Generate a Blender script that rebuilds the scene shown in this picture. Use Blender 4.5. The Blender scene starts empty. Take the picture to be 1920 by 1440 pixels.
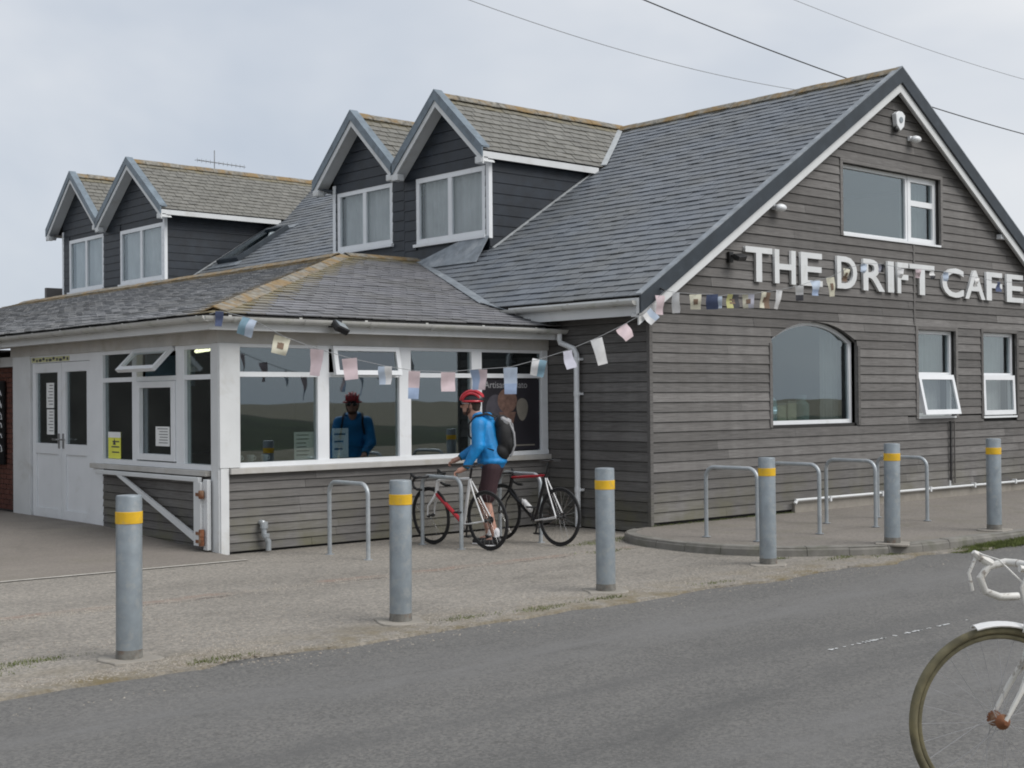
import bpy, bmesh, math, random
from mathutils import Vector, Matrix, noise
random.seed(7)
PI = math.pi
S = bpy.context.scene
COL = S.collection

SKYLOC = (11, -3, 5)
# ------------------------------------------------------------------ camera, sky, sun, exposure
def cam_axes(yaw, pitch, roll):
    y, p, r = map(math.radians, (yaw, pitch, roll))
    fw = Vector((math.sin(-y), math.cos(-y), 0)); rt = Vector((fw.y, -fw.x, 0)); up = Vector((0, 0, 1))
    f2 = fw*math.cos(p)+up*math.sin(p); u2 = up*math.cos(p)-fw*math.sin(p)
    return f2, rt*math.cos(r)+u2*math.sin(r), u2*math.cos(r)-rt*math.sin(r)
FOC = 2532.8
F2, R3, U3 = cam_axes(-41.478, 0.601, -0.484)
CP = Vector((-12.389, -11.438, 1.7))
cd = bpy.data.cameras.new('camera'); cam = bpy.data.objects.new('camera', cd); COL.objects.link(cam)
cd.lens = FOC/1920*36; cd.sensor_width = 36; cd.clip_end = 2000; cd.clip_start = .05
m = Matrix((R3, U3, -F2)).transposed().to_4x4(); m.translation = CP; cam.matrix_world = m
S.camera = cam

W = bpy.data.worlds.new('World'); S.world = W; W.use_nodes = True
nt = W.node_tree; nt.nodes.clear()
def N(t, ty, **k):
    n = t.nodes.new(ty)
    for a, b in k.items(): setattr(n, a, b)
    return n
out = N(nt, 'ShaderNodeOutputWorld'); bg = N(nt, 'ShaderNodeBackground')
sky = N(nt, 'ShaderNodeTexSky', sky_type='NISHITA', sun_disc=False)
SUN_EL, SUN_AZ = 48, 158     # azimuth clockwise from +Y: the brighter part of the cloud, behind the camera
sky.sun_elevation = math.radians(SUN_EL); sky.sun_rotation = math.radians(SUN_AZ); sky.air_density = 1.0; sky.dust_density = 2.0
tc = N(nt, 'ShaderNodeTexCoord'); mp = N(nt, 'ShaderNodeMapping'); mp.inputs['Scale'].default_value = (1, 1, 2.2); mp.inputs['Location'].default_value = SKYLOC
nz = N(nt, 'ShaderNodeTexNoise'); nz.inputs['Scale'].default_value = 1.7; nz.inputs['Detail'].default_value = 5; nz.inputs['Roughness'].default_value = .52; nz.inputs['Distortion'].default_value = .35
cr = N(nt, 'ShaderNodeValToRGB'); cr.color_ramp.elements[0].position = .33; cr.color_ramp.elements[0].color = (3.7, 4.1, 4.7, 1)
cr.color_ramp.elements[1].position = .62; cr.color_ramp.elements[1].color = (5.75, 5.85, 6.0, 1)
mx = N(nt, 'ShaderNodeMix', data_type='RGBA'); mx.inputs[0].default_value = .93
nt.links.new(tc.outputs['Generated'], mp.inputs[0]); nt.links.new(mp.outputs[0], nz.inputs['Vector']); nt.links.new(nz.outputs['Fac'], cr.inputs[0])
nt.links.new(sky.outputs[0], mx.inputs[6]); nt.links.new(cr.outputs[0], mx.inputs[7]); nt.links.new(mx.outputs[2], bg.inputs[0]); nt.links.new(bg.outputs[0], out.inputs[0])
bg.inputs[1].default_value = .1
sl = bpy.data.lights.new('sun', 'SUN'); sl.energy = 1.8; sl.angle = math.radians(40); sl.color = (1, .97, .93)
so = bpy.data.objects.new('sun', sl); COL.objects.link(so)
az, el = math.radians(SUN_AZ), math.radians(SUN_EL)
sd = Vector((math.sin(az)*math.cos(el), math.cos(az)*math.cos(el), math.sin(el)))
so.rotation_euler = sd.to_track_quat('Z', 'Y').to_euler(); so.location = sd*30
S.view_settings.view_transform = 'Standard'; S.view_settings.look = 'None'; S.view_settings.exposure = 0.55; S.view_settings.gamma = 1
S.view_settings.use_curve_mapping = False
S.render.engine = 'CYCLES'; S.cycles.filter_width = 1.9; S.cycles.max_bounces = 8; S.cycles.transparent_max_bounces = 16

# ------------------------------------------------------------------ measuring helpers
def U(px, py, ax, v):
    r = F2*FOC+R3*(px-960)-U3*(py-720)
    return CP+r*((v-CP[ax])/r[ax])
def UV(px, py, P0, P1):      # on the vertical plane through P0, P1
    r = F2*FOC+R3*(px-960)-U3*(py-720); n = Vector((P1[1]-P0[1], P0[0]-P1[0], 0))
    return CP+r*(n.dot(Vector(P0)-CP)/n.dot(r))

# ------------------------------------------------------------------ object helpers
ORG = {}
def reg(o, w): ORG[o.name] = Vector(w); return o
def thing(name, label, cat, loc=(0, 0, 0), rz=0, group=None):
    o = bpy.data.objects.new(name, None); COL.objects.link(o); o.location = loc; o.rotation_euler = (0, 0, rz)
    o.empty_display_size = .1
    o['label'] = label; o['category'] = cat
    if group: o['group'] = group
    return reg(o, loc)
def tag(o, label, cat, group=None):
    o['label'] = label; o['category'] = cat
    if group: o['group'] = group
    return o
class MB:
    def __init__(s): s.v = []; s.f = []; s.a = []; s.b = []
    def add(s, vs, fs, a=0., b=0.):
        k = len(s.v); s.v += [tuple(x) for x in vs]; s.f += [tuple(i+k for i in f) for f in fs]; s.a += [a]*len(fs); s.b += [b]*len(fs); return s
    def box(s, p0, p1, M=None):
        x0, y0, z0 = p0; x1, y1, z1 = p1
        vs = [Vector(q) for q in ((x0,y0,z0),(x1,y0,z0),(x1,y1,z0),(x0,y1,z0),(x0,y0,z1),(x1,y0,z1),(x1,y1,z1),(x0,y1,z1))]
        if M is not None: vs = [M @ q for q in vs]
        return s.add(vs, [(0,3,2,1),(4,5,6,7),(0,1,5,4),(1,2,6,5),(2,3,7,6),(3,0,4,7)])
    def prism(s, poly, vec, a=0., b=0.):       # poly: 3D points, extruded by vec
        n = len(poly); vec = Vector(vec)
        vs = [Vector(p) for p in poly]+[Vector(p)+vec for p in poly]
        fs = [tuple(range(n))[::-1], tuple(range(n, 2*n))]+[(i, (i+1) % n, n+(i+1) % n, n+i) for i in range(n)]
        return s.add(vs, fs, a, b)
    def tube(s, pts, r, n=10, cap=True, r2=None):
        pts = [Vector(p) for p in pts]; N_ = len(pts); rings = []; prev = None
        for i, p in enumerate(pts):
            t = (pts[min(i+1, N_-1)]-pts[max(i-1, 0)]).normalized()
            if prev is None:
                q = t.orthogonal().normalized()
            else:
                q = (prev-t*prev.dot(t)).normalized()
            prev = q; w = t.cross(q)
            rr = r[i] if isinstance(r, (list, tuple)) else r
            sq = r2 if r2 else 1
            rings.append([p+(q*math.cos(2*PI*k/n)+w*math.sin(2*PI*k/n)*sq)*rr for k in range(n)])
        fs = []
        for i in range(N_-1):
            for k in range(n): fs.append((i*n+k, i*n+(k+1) % n, (i+1)*n+(k+1) % n, (i+1)*n+k))
        if cap: fs += [tuple(range(n))[::-1], tuple((N_-1)*n+k for k in range(n))]
        return s.add([v for R_ in rings for v in R_], fs)
    def lathe(s, prof, c=(0, 0, 0), n=24, M=None):
        vs = []; c = Vector(c)
        for r, z in prof:
            for k in range(n): vs.append(Vector((r*math.cos(2*PI*k/n), r*math.sin(2*PI*k/n), z)))
        if M is not None: vs = [M @ v for v in vs]
        vs = [v+c for v in vs]
        m_ = len(prof); fs = [(i*n+k, i*n+(k+1) % n, (i+1)*n+(k+1) % n, (i+1)*n+k) for i in range(m_-1) for k in range(n)]
        fs += [tuple(range(n))[::-1], tuple((m_-1)*n+k for k in range(n))]
        return s.add(vs, fs)
    def ell(s, c, r, nu=16, nv=10, M=None):
        vs = []; c = Vector(c)
        for j in range(1, nv):
            ph = PI*j/nv
            for i in range(nu):
                th = 2*PI*i/nu; v = Vector((r[0]*math.sin(ph)*math.cos(th), r[1]*math.sin(ph)*math.sin(th), r[2]*math.cos(ph)))
                vs.append(v)
        vs.append(Vector((0, 0, r[2]))); vs.append(Vector((0, 0, -r[2])))
        if M is not None: vs = [M @ v for v in vs]
        vs = [v+c for v in vs]; fs = []
        for j in range(nv-2):
            for i in range(nu): fs.append((j*nu+i, (j+1)*nu+i, (j+1)*nu+(i+1) % nu, j*nu+(i+1) % nu))
        T_, B_ = (nv-1)*nu, (nv-1)*nu+1
        for i in range(nu): fs.append((T_, i, (i+1) % nu)); fs.append((B_, (nv-2)*nu+(i+1) % nu, (nv-2)*nu+i))
        return s.add(vs, fs)
    def torus(s, c, R, r, ax=1, n=48, m_=8, a0=0, a1=2*PI, sq=1):
        c = Vector(c); pts = []; closed = abs(a1-a0-2*PI) < 1e-6; K = n if closed else n+1; vs = []; fs = []
        for i in range(K):
            th = a0+(a1-a0)*i/n; d = Vector((math.cos(th), 0, math.sin(th))) if ax == 1 else Vector((math.cos(th), math.sin(th), 0))
            w = Vector((0, 1, 0)) if ax == 1 else Vector((0, 0, 1))
            for k in range(m_):
                ph = 2*PI*k/m_; vs.append(c+d*(R+r*math.cos(ph))+w*r*sq*math.sin(ph))
        for i in range(n if closed else n):
            j = (i+1) % K
            if not closed and i+1 >= K: break
            for k in range(m_): fs.append((i*m_+k, i*m_+(k+1) % m_, j*m_+(k+1) % m_, j*m_+k))
        return s.add(vs, fs)
    def mesh(s, name, m_, off=(0, 0, 0), smooth=False, attr=False, recalc=True, bevel=0):
        me = bpy.data.meshes.new(name); o = Vector(off)
        me.from_pydata([(x-o.x, y-o.y, z-o.z) for x, y, z in s.v], [], s.f)
        if attr:
            at = me.attributes.new('rnd', 'FLOAT', 'FACE'); at.data.foreach_set('value', s.a)
            at = me.attributes.new('lich', 'FLOAT', 'FACE'); at.data.foreach_set('value', s.b)
        if recalc or bevel:
            bm = bmesh.new(); bm.from_mesh(me)
            if recalc: bmesh.ops.recalc_face_normals(bm, faces=bm.faces)
            if bevel: bmesh.ops.bevel(bm, geom=bm.edges[:], offset=bevel, segments=1, affect='EDGES', profile=.6)
            bm.to_mesh(me); bm.free()
        me.materials.append(m_)
        if smooth:
            me.polygons.foreach_set('use_smooth', [True]*len(me.polygons))
            try: me.set_sharp_from_angle(angle=math.radians(42))
            except Exception: pass
        me.update(); return me
    def obj(s, name, m_, parent=None, smooth=False, attr=False, recalc=True, bevel=0, local=False, kind=None, label=None):
        off = (0, 0, 0) if (parent is None or local) else ORG[parent.name]
        me = s.mesh(name, m_, off, smooth, attr, recalc, bevel)
        o = bpy.data.objects.new(name, me); COL.objects.link(o); o.parent = parent
        if kind: o['kind'] = kind
        if label: o['label'] = label
        return reg(o, off)
def inst(name, me, parent, loc=(0, 0, 0), rot=None, world=True):
    o = bpy.data.objects.new(name, me); COL.objects.link(o); o.parent = parent
    o.location = Vector(loc)-(ORG[parent.name] if (parent and world) else Vector((0, 0, 0)))
    if rot is not None: o.rotation_euler = rot
    return reg(o, loc)
def copy_tree(o, parent=None):
    c = o.copy(); COL.objects.link(c); c.parent = parent; reg(c, ORG.get(o.name, (0, 0, 0)))
    for ch in list(o.children): copy_tree(ch, c)
    return c
class Fr:   # frame of a wall: u along, v up, w outward
    def __init__(s, O, u, v, w): s.O, s.u, s.v, s.w = map(Vector, (O, u, v, w))
    def P(s, a, b, c=0): return s.O+s.u*a+s.v*b+s.w*c
    def box(s, mb, u0, u1, v0, v1, w0, w1):
        vs = [s.P(a, b, c) for c in (w0, w1) for b in (v0, v1) for a in (u0, u1)]
        return mb.add(vs, [(0,2,3,1),(4,5,7,6),(0,1,5,4),(2,6,7,3),(0,4,6,2),(1,3,7,5)])

# ------------------------------------------------------------------ materials
def base_mat(name):
    m_ = bpy.data.materials.new(name); m_.use_nodes = True; t = m_.node_tree; b = t.nodes['Principled BSDF']; return m_, t, b
def ramp(t, fac, stops):
    r = N(t, 'ShaderNodeValToRGB'); e = r.color_ramp.elements
    while len(e) < len(stops): e.new(.5)
    for i, (p, c) in enumerate(stops): e[i].position = p; e[i].color = (*c, 1) if len(c) == 3 else c
    t.links.new(fac, r.inputs[0]); return r
def mixc(t, fac, a, b, mode='MIX'):
    m_ = N(t, 'ShaderNodeMix', data_type='RGBA', blend_type=mode)
    for i, v in ((0, fac), (6, a), (7, b)):
        if isinstance(v, (int, float)): m_.inputs[i].default_value = v
        elif isinstance(v, tuple): m_.inputs[i].default_value = (*v, 1) if len(v) == 3 else v
        else: t.links.new(v, m_.inputs[i])
    return m_.outputs[2]
def math_(t, op, a, b=None, clamp=False):
    n = N(t, 'ShaderNodeMath', operation=op, use_clamp=clamp)
    for i, v in ((0, a), (1, b)):
        if v is None: continue
        if isinstance(v, (int, float)): n.inputs[i].default_value = v
        else: t.links.new(v, n.inputs[i])
    return n.outputs[0]
def pos(t, scale=(1, 1, 1), local=False):
    g = N(t, 'ShaderNodeTexCoord').outputs['Object'] if local else N(t, 'ShaderNodeNewGeometry').outputs['Position']
    mpn = N(t, 'ShaderNodeMapping'); mpn.inputs['Scale'].default_value = scale; t.links.new(g, mpn.inputs[0]); return mpn.outputs[0]
def noi(t, vec, sc, det=4, rough=.55, dist=0):
    n = N(t, 'ShaderNodeTexNoise'); n.inputs['Scale'].default_value = sc; n.inputs['Detail'].default_value = det
    n.inputs['Roughness'].default_value = rough; n.inputs['Distortion'].default_value = dist; t.links.new(vec, n.inputs['Vector']); return n.outputs['Fac']
def bump(t, b, h, st=.3, dist=.01):
    n = N(t, 'ShaderNodeBump'); n.inputs['Strength'].default_value = st; n.inputs['Distance'].default_value = dist
    t.links.new(h, n.inputs['Height']); t.links.new(n.outputs[0], b.inputs['Normal'])
def plain(name, c, rough=.6, var=.15, sc=6, metal=0, dirt=None, dsc=3, dlo=.52, dhi=.72, bst=.15, bsc=60, spec=.5, local=False):
    m_, t, b = base_mat(name); p = pos(t, local=local); n1 = noi(t, p, sc, 5)
    c1 = tuple(x*(1-var) for x in c); c2 = tuple(min(1, x*(1+var)) for x in c)
    col = ramp(t, n1, [(.3, c1), (.7, c2)]).outputs[0]
    if dirt:
        n2 = noi(t, p, dsc, 6, .65, .4); f = ramp(t, n2, [(dlo, (0, 0, 0)), (dhi, (1, 1, 1))]).outputs[0]
        col = mixc(t, math_(t, 'MULTIPLY', f, .7), col, dirt)
    t.links.new(col, b.inputs['Base Color']); b.inputs['Roughness'].default_value = rough; b.inputs['Metallic'].default_value = metal
    b.inputs['Specular IOR Level'].default_value = spec
    if bst: bump(t, b, noi(t, p, bsc, 3), bst, .004)
    return m_
def timber(name, scale, tint=1.0):
    m_, t, b = base_mat(name); p = pos(t, scale)
    g1 = noi(t, p, 3.2, 7, .62, .25); g2 = noi(t, pos(t, (1, 1, 1)), .9, 4)
    oi = N(t, 'ShaderNodeObjectInfo').outputs['Random']
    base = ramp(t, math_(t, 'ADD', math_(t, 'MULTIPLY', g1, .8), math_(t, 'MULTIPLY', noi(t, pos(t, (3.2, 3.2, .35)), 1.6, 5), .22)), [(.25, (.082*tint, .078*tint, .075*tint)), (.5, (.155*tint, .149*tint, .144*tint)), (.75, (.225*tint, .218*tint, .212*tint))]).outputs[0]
    br = math_(t, 'ADD', math_(t, 'MULTIPLY', oi, .5), .68)
    vv = N(t, 'ShaderNodeCombineColor'); [t.links.new(br, vv.inputs[i]) for i in range(3)]
    col = mixc(t, 1.0, base, vv.outputs[0], 'MULTIPLY')
    hue = mixc(t, ramp(t, g2, [(.42, (0, 0, 0)), (.62, (1, 1, 1))]).outputs[0], col, (.12*tint, .112*tint, .106*tint))
    col = mixc(t, .35, col, hue)
    # algae bloom on the lowest boards
    sx = N(t, 'ShaderNodeSeparateXYZ'); t.links.new(pos(t), sx.inputs[0])
    low = math_(t, 'MULTIPLY', math_(t, 'SUBTRACT', .75, sx.outputs[2], True), ramp(t, noi(t, pos(t), 2.3, 5), [(.4, (0, 0, 0)), (.65, (1, 1, 1))]).outputs[0])
    col = mixc(t, low, col, (.13, .125, .075))
    t.links.new(col, b.inputs['Base Color']); b.inputs['Roughness'].default_value = .82; b.inputs['Specular IOR Level'].default_value = .25
    bump(t, b, g1, .5, .006); return m_
def slate_mat(name, lo, hi, lc=(.25, .19, .07)):
    m_, t, b = base_mat(name); p = pos(t)
    a = N(t, 'ShaderNodeAttribute', attribute_name='rnd').outputs['Fac']; l = N(t, 'ShaderNodeAttribute', attribute_name='lich').outputs['Fac']
    n1 = noi(t, p, 14, 5)
    col = ramp(t, a, [(0, lo), (.55, tuple((x+y)/2 for x, y in zip(lo, hi))), (1, hi)]).outputs[0]
    col = mixc(t, math_(t, 'MULTIPLY', n1, .5), col, tuple(x*1.25 for x in hi))
    patch = ramp(t, noi(t, p, 1.1, 5, .6), [(.4, (0, 0, 0)), (.66, (1, 1, 1))]).outputs[0]
    col = mixc(t, math_(t, 'MULTIPLY', patch, .4), col, (.13, .125, .105))
    f = math_(t, 'MULTIPLY', ramp(t, math_(t, 'ADD', math_(t, 'MULTIPLY', noi(t, p, 9, 6, .7), .55), l), [(.55, (0, 0, 0)), (.95, (1, 1, 1))]).outputs[0], .85)
    lcol = mixc(t, noi(t, p, 5, 3), (.16, .15, .1), lc)
    col = mixc(t, f, col, lcol)
    t.links.new(col, b.inputs['Base Color']); b.inputs['Roughness'].default_value = .52; b.inputs['Specular IOR Level'].default_value = .45
    bump(t, b, noi(t, pos(t, (1, 1, 3)), 35, 5), .35, .004); return m_
def glass_mat(name, tint=(.62, .66, .65), ior=.12):
    m_ = bpy.data.materials.new(name); m_.use_nodes = True; t = m_.node_tree; t.nodes.clear()
    o = N(t, 'ShaderNodeOutputMaterial'); mxs = N(t, 'ShaderNodeMixShader'); tr = N(t, 'ShaderNodeBsdfTransparent'); gl = N(t, 'ShaderNodeBsdfGlossy'); fr = N(t, 'ShaderNodeLayerWeight'); fr.inputs[0].default_value = .5
    F0 = ior; fw_ = math_(t, 'ADD', F0, math_(t, 'MULTIPLY', math_(t, 'POWER', fr.outputs['Facing'], 4.0), 1-F0), True)
    tr.inputs[0].default_value = (*tint, 1); gl.inputs['Roughness'].default_value = .012; gl.inputs['Color'].default_value = (.86, .95, 1.0, 1)
    bn = N(t, 'ShaderNodeBump'); bn.inputs['Strength'].default_value = .05; bn.inputs['Distance'].default_value = .02
    t.links.new(noi(t, pos(t), 1.3, 1), bn.inputs['Height']); t.links.new(bn.outputs[0], gl.inputs['Normal'])
    t.links.new(fw_, mxs.inputs[0]); t.links.new(tr.outputs[0], mxs.inputs[1]); t.links.new(gl.outputs[0], mxs.inputs[2]); t.links.new(mxs.outputs[0], o.inputs[0]); return m_
def emit(name, c, st):
    m_, t, b = base_mat(name); b.inputs['Base Color'].default_value = (*c, 1); b.inputs['Emission Color'].default_value = (*c, 1); b.inputs['Emission Strength'].default_value = st; return m_
M = {}
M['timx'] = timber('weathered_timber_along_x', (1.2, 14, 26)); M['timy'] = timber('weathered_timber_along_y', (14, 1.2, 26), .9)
M['white'] = plain('white_paint', (.63, .645, .65), .42, .05, 3, dirt=(.42, .40, .35), dsc=2.2, dlo=.56, dhi=.8, bst=.05)
M['pvc'] = plain('white_upvc', (.75, .77, .79), .28, .03, 4, dirt=(.56, .56, .53), dsc=3, dlo=.6, dhi=.8, bst=.02)
M['offw'] = plain('weathered_white_board', (.45, .44, .42), .6, .1, 4, dirt=(.34, .31, .25), dsc=3.5, dlo=.5, dhi=.75, bst=.1)
M['gutter'] = plain('grey_white_gutter', (.50, .50, .48), .4, .08, 3, dirt=(.30, .32, .24), dsc=6, dlo=.5, dhi=.75)
M['verge'] = plain('dark_slate_verge', (.022, .031, .041), .5, .25, 5, dirt=(.05, .06, .07), dsc=5, dlo=.55, dhi=.85)
M['blueverge'] = plain('blue_grey_verge_metal', (.15, .19, .225), .45, .2, 5, dirt=(.07, .08, .09), dsc=4)
M['lead'] = plain('lead_flashing', (.21, .235, .26), .5, .25, 7, dirt=(.42, .44, .46), dsc=4, metal=.2)
M['zinc'] = plain('pale_zinc_flashing', (.36, .38, .39), .5, .15, 7)
M['clad'] = plain('dark_slate_cladding', (.014, .020, .029), .5, .35, 5, dirt=(.034, .042, .054), dsc=3, dlo=.55, dhi=.85)
M['slate'] = slate_mat('blue_grey_slate', (.090, .103, .122), (.158, .175, .198))
M['slate_d'] = slate_mat('brown_grey_slate', (.105, .102, .092), (.20, .195, .175))
M['slate_c'] = slate_mat('grey_purple_slate', (.115, .118, .13), (.20, .20, .215))
M['slate_l'] = slate_mat('grey_brown_slate', (.155, .16, .17), (.27, .275, .285), (.27, .17, .055))
M['ridge'] = plain('lichened_ridge_tile', (.19, .18, .155), .9, .5, 13, dirt=(.24, .145, .04), dsc=2.6, dlo=.44, dhi=.58, bst=.5, bsc=50)
M['glass'] = glass_mat('window_glass', ior=.17); M['glassd'] = glass_mat('dormer_glass', (.86, .88, .88), .05)
M['curtain'] = plain('net_curtain', (.56, .55, .56), .9, .12, 3)
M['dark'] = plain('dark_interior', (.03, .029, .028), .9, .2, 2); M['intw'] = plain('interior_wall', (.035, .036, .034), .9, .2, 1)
M['inner'] = plain('upstairs_room_wall', (.30, .31, .32), .9, .1, 1)
M['galv'] = plain('galvanised_steel', (.26, .295, .32), .42, .14, 9, metal=.35, dirt=(.33, .345, .345), dsc=16, dlo=.5, dhi=.66, bst=.1, bsc=40)
M['galv2'] = plain('galvanised_tube', (.36, .39, .41), .4, .1, 9, metal=.35, dirt=(.48, .49, .49), dsc=9)
M['grime'] = plain('grimy_steel', (.16, .155, .14), .8, .3, 20, dirt=(.15, .08, .045), dsc=15)
M['yellow'] = plain('yellow_reflective_band', (.70, .42, .015), .5, .15, 9, dirt=(.45, .33, .12), dsc=14, dlo=.52, dhi=.7)
M['black'] = plain('black_plastic', (.012, .012, .013), .45, .2, 9); M['rubber'] = plain('tyre_rubber', (.016, .016, .017), .75, .2, 20)
M['orange'] = plain('rust', (.19, .075, .035), .9, .4, 14, dirt=(.36, .29, .2), dsc=12)
M['concrete'] = plain('pad_concrete', (.26, .24, .21), .9, .15, 5, dirt=(.22, .2, .16), dsc=6, bst=.4, bsc=40)
M['kerb'] = plain('kerb_concrete', (.18, .172, .155), .9, .2, 5, dirt=(.09, .095, .06), dsc=3, dlo=.5, dhi=.7, bst=.4, bsc=50)
M['brick'] = plain('red_brick', (.12, .045, .032), .9, .3, 12, dirt=(.05, .03, .026), dsc=6)
M['mortar'] = plain('mortar', (.12, .11, .1), .95, .2, 9)
M['wing_dark'] = plain('dark_reflected_wing', (.035, .033, .03), .9, .3, 2)  # dark tone for the unseen wing, chosen for its reflection in the side panes
M['paper'] = plain('white_paper', (.74, .75, .74), .8, .04, 5, bst=0)
M['ink'] = plain('dark_ink', (.06, .06, .07), .8, .1, 5, bst=0)
M['ynotice'] = plain('yellow_notice', (.72, .72, .10), .7, .05, 5, bst=0)
M['skin'] = plain('skin', (.43, .235, .175), .5, .12, 14, bst=.05, local=True)
M['hair'] = plain('brown_hair', (.035, .02, .013), .8, .3, 60, local=True)
M['jacket'] = plain('bright_blue_jacket', (.004, .20, .50), .55, .28, 8, bst=.9, bsc=9, local=True)
M['cuff'] = plain('dark_teal_cuff', (.01, .06, .07), .6, .1, 7); M['shorts'] = plain('dark_shorts', (.035, .014, .018), .8, .2, 9, local=True)
M['helmr'] = plain('red_helmet_shell', (.50, .035, .05), .3, .1, 5, local=True); M['sock'] = plain('white_sock', (.62, .62, .64), .9, .1, 9)
M['grey'] = plain('grey_fabric', (.30, .30, .31), .8, .15, 12); M['pack'] = plain('black_rucksack_fabric', (.008, .008, .009), .75, .3, 12)
M['bred'] = plain('red_bike_paint', (.42, .02, .03), .3, .1, 5); M['bwhite'] = plain('white_bike_paint', (.70, .70, .70), .3, .05, 5)
M['bdark'] = plain('black_bike_paint', (.012, .012, .014), .3, .1, 5); M['steel'] = plain('bright_steel', (.5, .5, .5), .25, .05, 5, metal=.9)
M['oldtyre'] = plain('faded_olive_tyre', (.12, .108, .065), .9, .4, 12, dirt=(.22, .19, .10), dsc=8)
M['chip'] = plain('chipped_white_paint', (.62, .61, .58), .5, .08, 9, dirt=(.14, .10, .07), dsc=22, dlo=.55, dhi=.62)
M['grass'] = plain('short_grass', (.10, .125, .028), .8, .5, 9)
M['cable'] = plain('black_cable', (.02, .02, .022), .6, .1, 5); M['gcable'] = plain('grey_cable', (.24, .25, .26), .6, .1, 5)

def ground_mat(name, cols, fine=70, agg=0.5, crack=False, stain=(.08, .075, .065), tracks=False, green=0):
    m_, t, b = base_mat(name); p = pos(t)
    big = noi(t, pos(t, (.5, 1.4, 1)), .55, 6, .6, .3); mid = noi(t, p, 3.1, 6, .6); fin = noi(t, p, fine, 3, .7)
    vo = N(t, 'ShaderNodeTexVoronoi', feature='F1'); vo.inputs['Scale'].default_value = fine*.75; t.links.new(p, vo.inputs['Vector'])
    col = ramp(t, big, [(.3, cols[0]), (.5, cols[1]), (.7, cols[2])]).outputs[0]
    col = mixc(t, math_(t, 'MULTIPLY', mid, .45), col, cols[3])
    sp = N(t, 'ShaderNodeSeparateColor'); t.links.new(vo.outputs['Color'], sp.inputs[0])
    st = ramp(t, sp.outputs[0], [(0, (.45, .44, .42)), (.5, (.95, .95, .95)), (1, (1.55, 1.5, 1.42))]).outputs[0]
    col = mixc(t, agg, col, mixc(t, 1.0, col, st, 'MULTIPLY'))
    col = mixc(t, math_(t, 'MULTIPLY', ramp(t, noi(t, pos(t, (.7, 1, 1)), 1.3, 7, .68, .5), [(.56, (0, 0, 0)), (.75, (1, 1, 1))]).outputs[0], .5), col, stain)
    sx = N(t, 'ShaderNodeSeparateXYZ'); t.links.new(p, sx.inputs[0]); X_, Y_ = sx.outputs[0], sx.outputs[1]
    if tracks:   # polished wheel tracks and a patched seam along the lane
        wob = math_(t, 'MULTIPLY', math_(t, 'SUBTRACT', noi(t, pos(t, (.35, .35, .35)), 1, 2), .5), .9)
        yy = math_(t, 'ADD', Y_, wob)
        for cy, wd, c in ((-4.7, .55, (.165, .163, .16)), (-6.55, .30, (.085, .085, .084)), (-5.75, .22, (.105, .104, .102)), (-7.3, .5, (.165, .163, .16))):
            d = math_(t, 'DIVIDE', math_(t, 'ABSOLUTE', math_(t, 'SUBTRACT', yy, cy)), wd)
            f = math_(t, 'MULTIPLY', math_(t, 'SUBTRACT', 1.0, d, True), math_(t, 'SUBTRACT', math_(t, 'MULTIPLY', noi(t, pos(t, (.6, 2.5, 1)), 2.2, 7, .7), 2.4), .75, True))
            col = mixc(t, f, col, c)
    if crack:
        w2 = math_(t, 'MULTIPLY', math_(t, 'SUBTRACT', noi(t, pos(t, (1.2, 1.2, 1.2)), 1.2, 5), .5), .45)
        for cy, wd, c, k in ((-.95, .035, (.07, .05, .04), .9), (-.82, .11, (.24, .16, .125), .75), (-2.1, .018, (.13, .12, .1), .5)):
            d = math_(t, 'DIVIDE', math_(t, 'ABSOLUTE', math_(t, 'SUBTRACT', math_(t, 'ADD', Y_, w2), cy)), wd)
            f = math_(t, 'MULTIPLY', math_(t, 'SUBTRACT', 1.0, d, True), k)
            f = math_(t, 'MULTIPLY', f, ramp(t, noi(t, pos(t, (1, .3, 1)), .9, 3), [(.42, (0, 0, 0)), (.55, (1, 1, 1))]).outputs[0])
            col = mixc(t, f, col, c)
        # sandy, mossy silt gathered along the road edge
        e = math_(t, 'SUBTRACT', 1.0, math_(t, 'DIVIDE', math_(t, 'ADD', Y_, 3.55), .65), True)
        col = mixc(t, math_(t, 'MULTIPLY', e, ramp(t, noi(t, p, 2.2, 6, .65), [(.42, (0, 0, 0)), (.62, (1, 1, 1))]).outputs[0]), col, (.17, .14, .085))
    if green:
        f = math_(t, 'MULTIPLY', ramp(t, noi(t, p, 1.7, 6, .6), [(.5, (0, 0, 0)), (.66, (1, 1, 1))]).outputs[0], green)
        col = mixc(t, f, col, (.11, .11, .05))
    t.links.new(col, b.inputs['Base Color']); b.inputs['Roughness'].default_value = .9; b.inputs['Specular IOR Level'].default_value = .3
    bump(t, b, math_(t, 'ADD', fin, math_(t, 'MULTIPLY', mid, 1.5)), .55, .012); return m_
M['forecourt'] = ground_mat('exposed_aggregate_forecourt', [(.18, .168, .15), (.235, .219, .197), (.28, .26, .232), (.265, .247, .218)], 66, .5, crack=True)
M['ramp'] = ground_mat('worn_concrete_ramp', [(.17, .153, .135), (.20, .18, .16), (.23, .208, .183), (.22, .2, .178)], 80, .2, green=.1)
M['pave'] = ground_mat('pavement_concrete', [(.175, .16, .142), (.205, .187, .168), (.23, .21, .188), (.21, .195, .176)], 80, .3, green=.15)
M['road'] = ground_mat('worn_asphalt', [(.113, .112, .109), (.134, .132, .128), (.155, .152, .147), (.145, .142, .137)], 85, .45, tracks=True, stain=(.078, .077, .075))
M['verge_g'] = ground_mat('gravelly_verge', [(.16, .14, .1), (.19, .165, .125), (.22, .19, .15), (.2, .18, .13)], 40, .7, green=.8)
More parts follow.
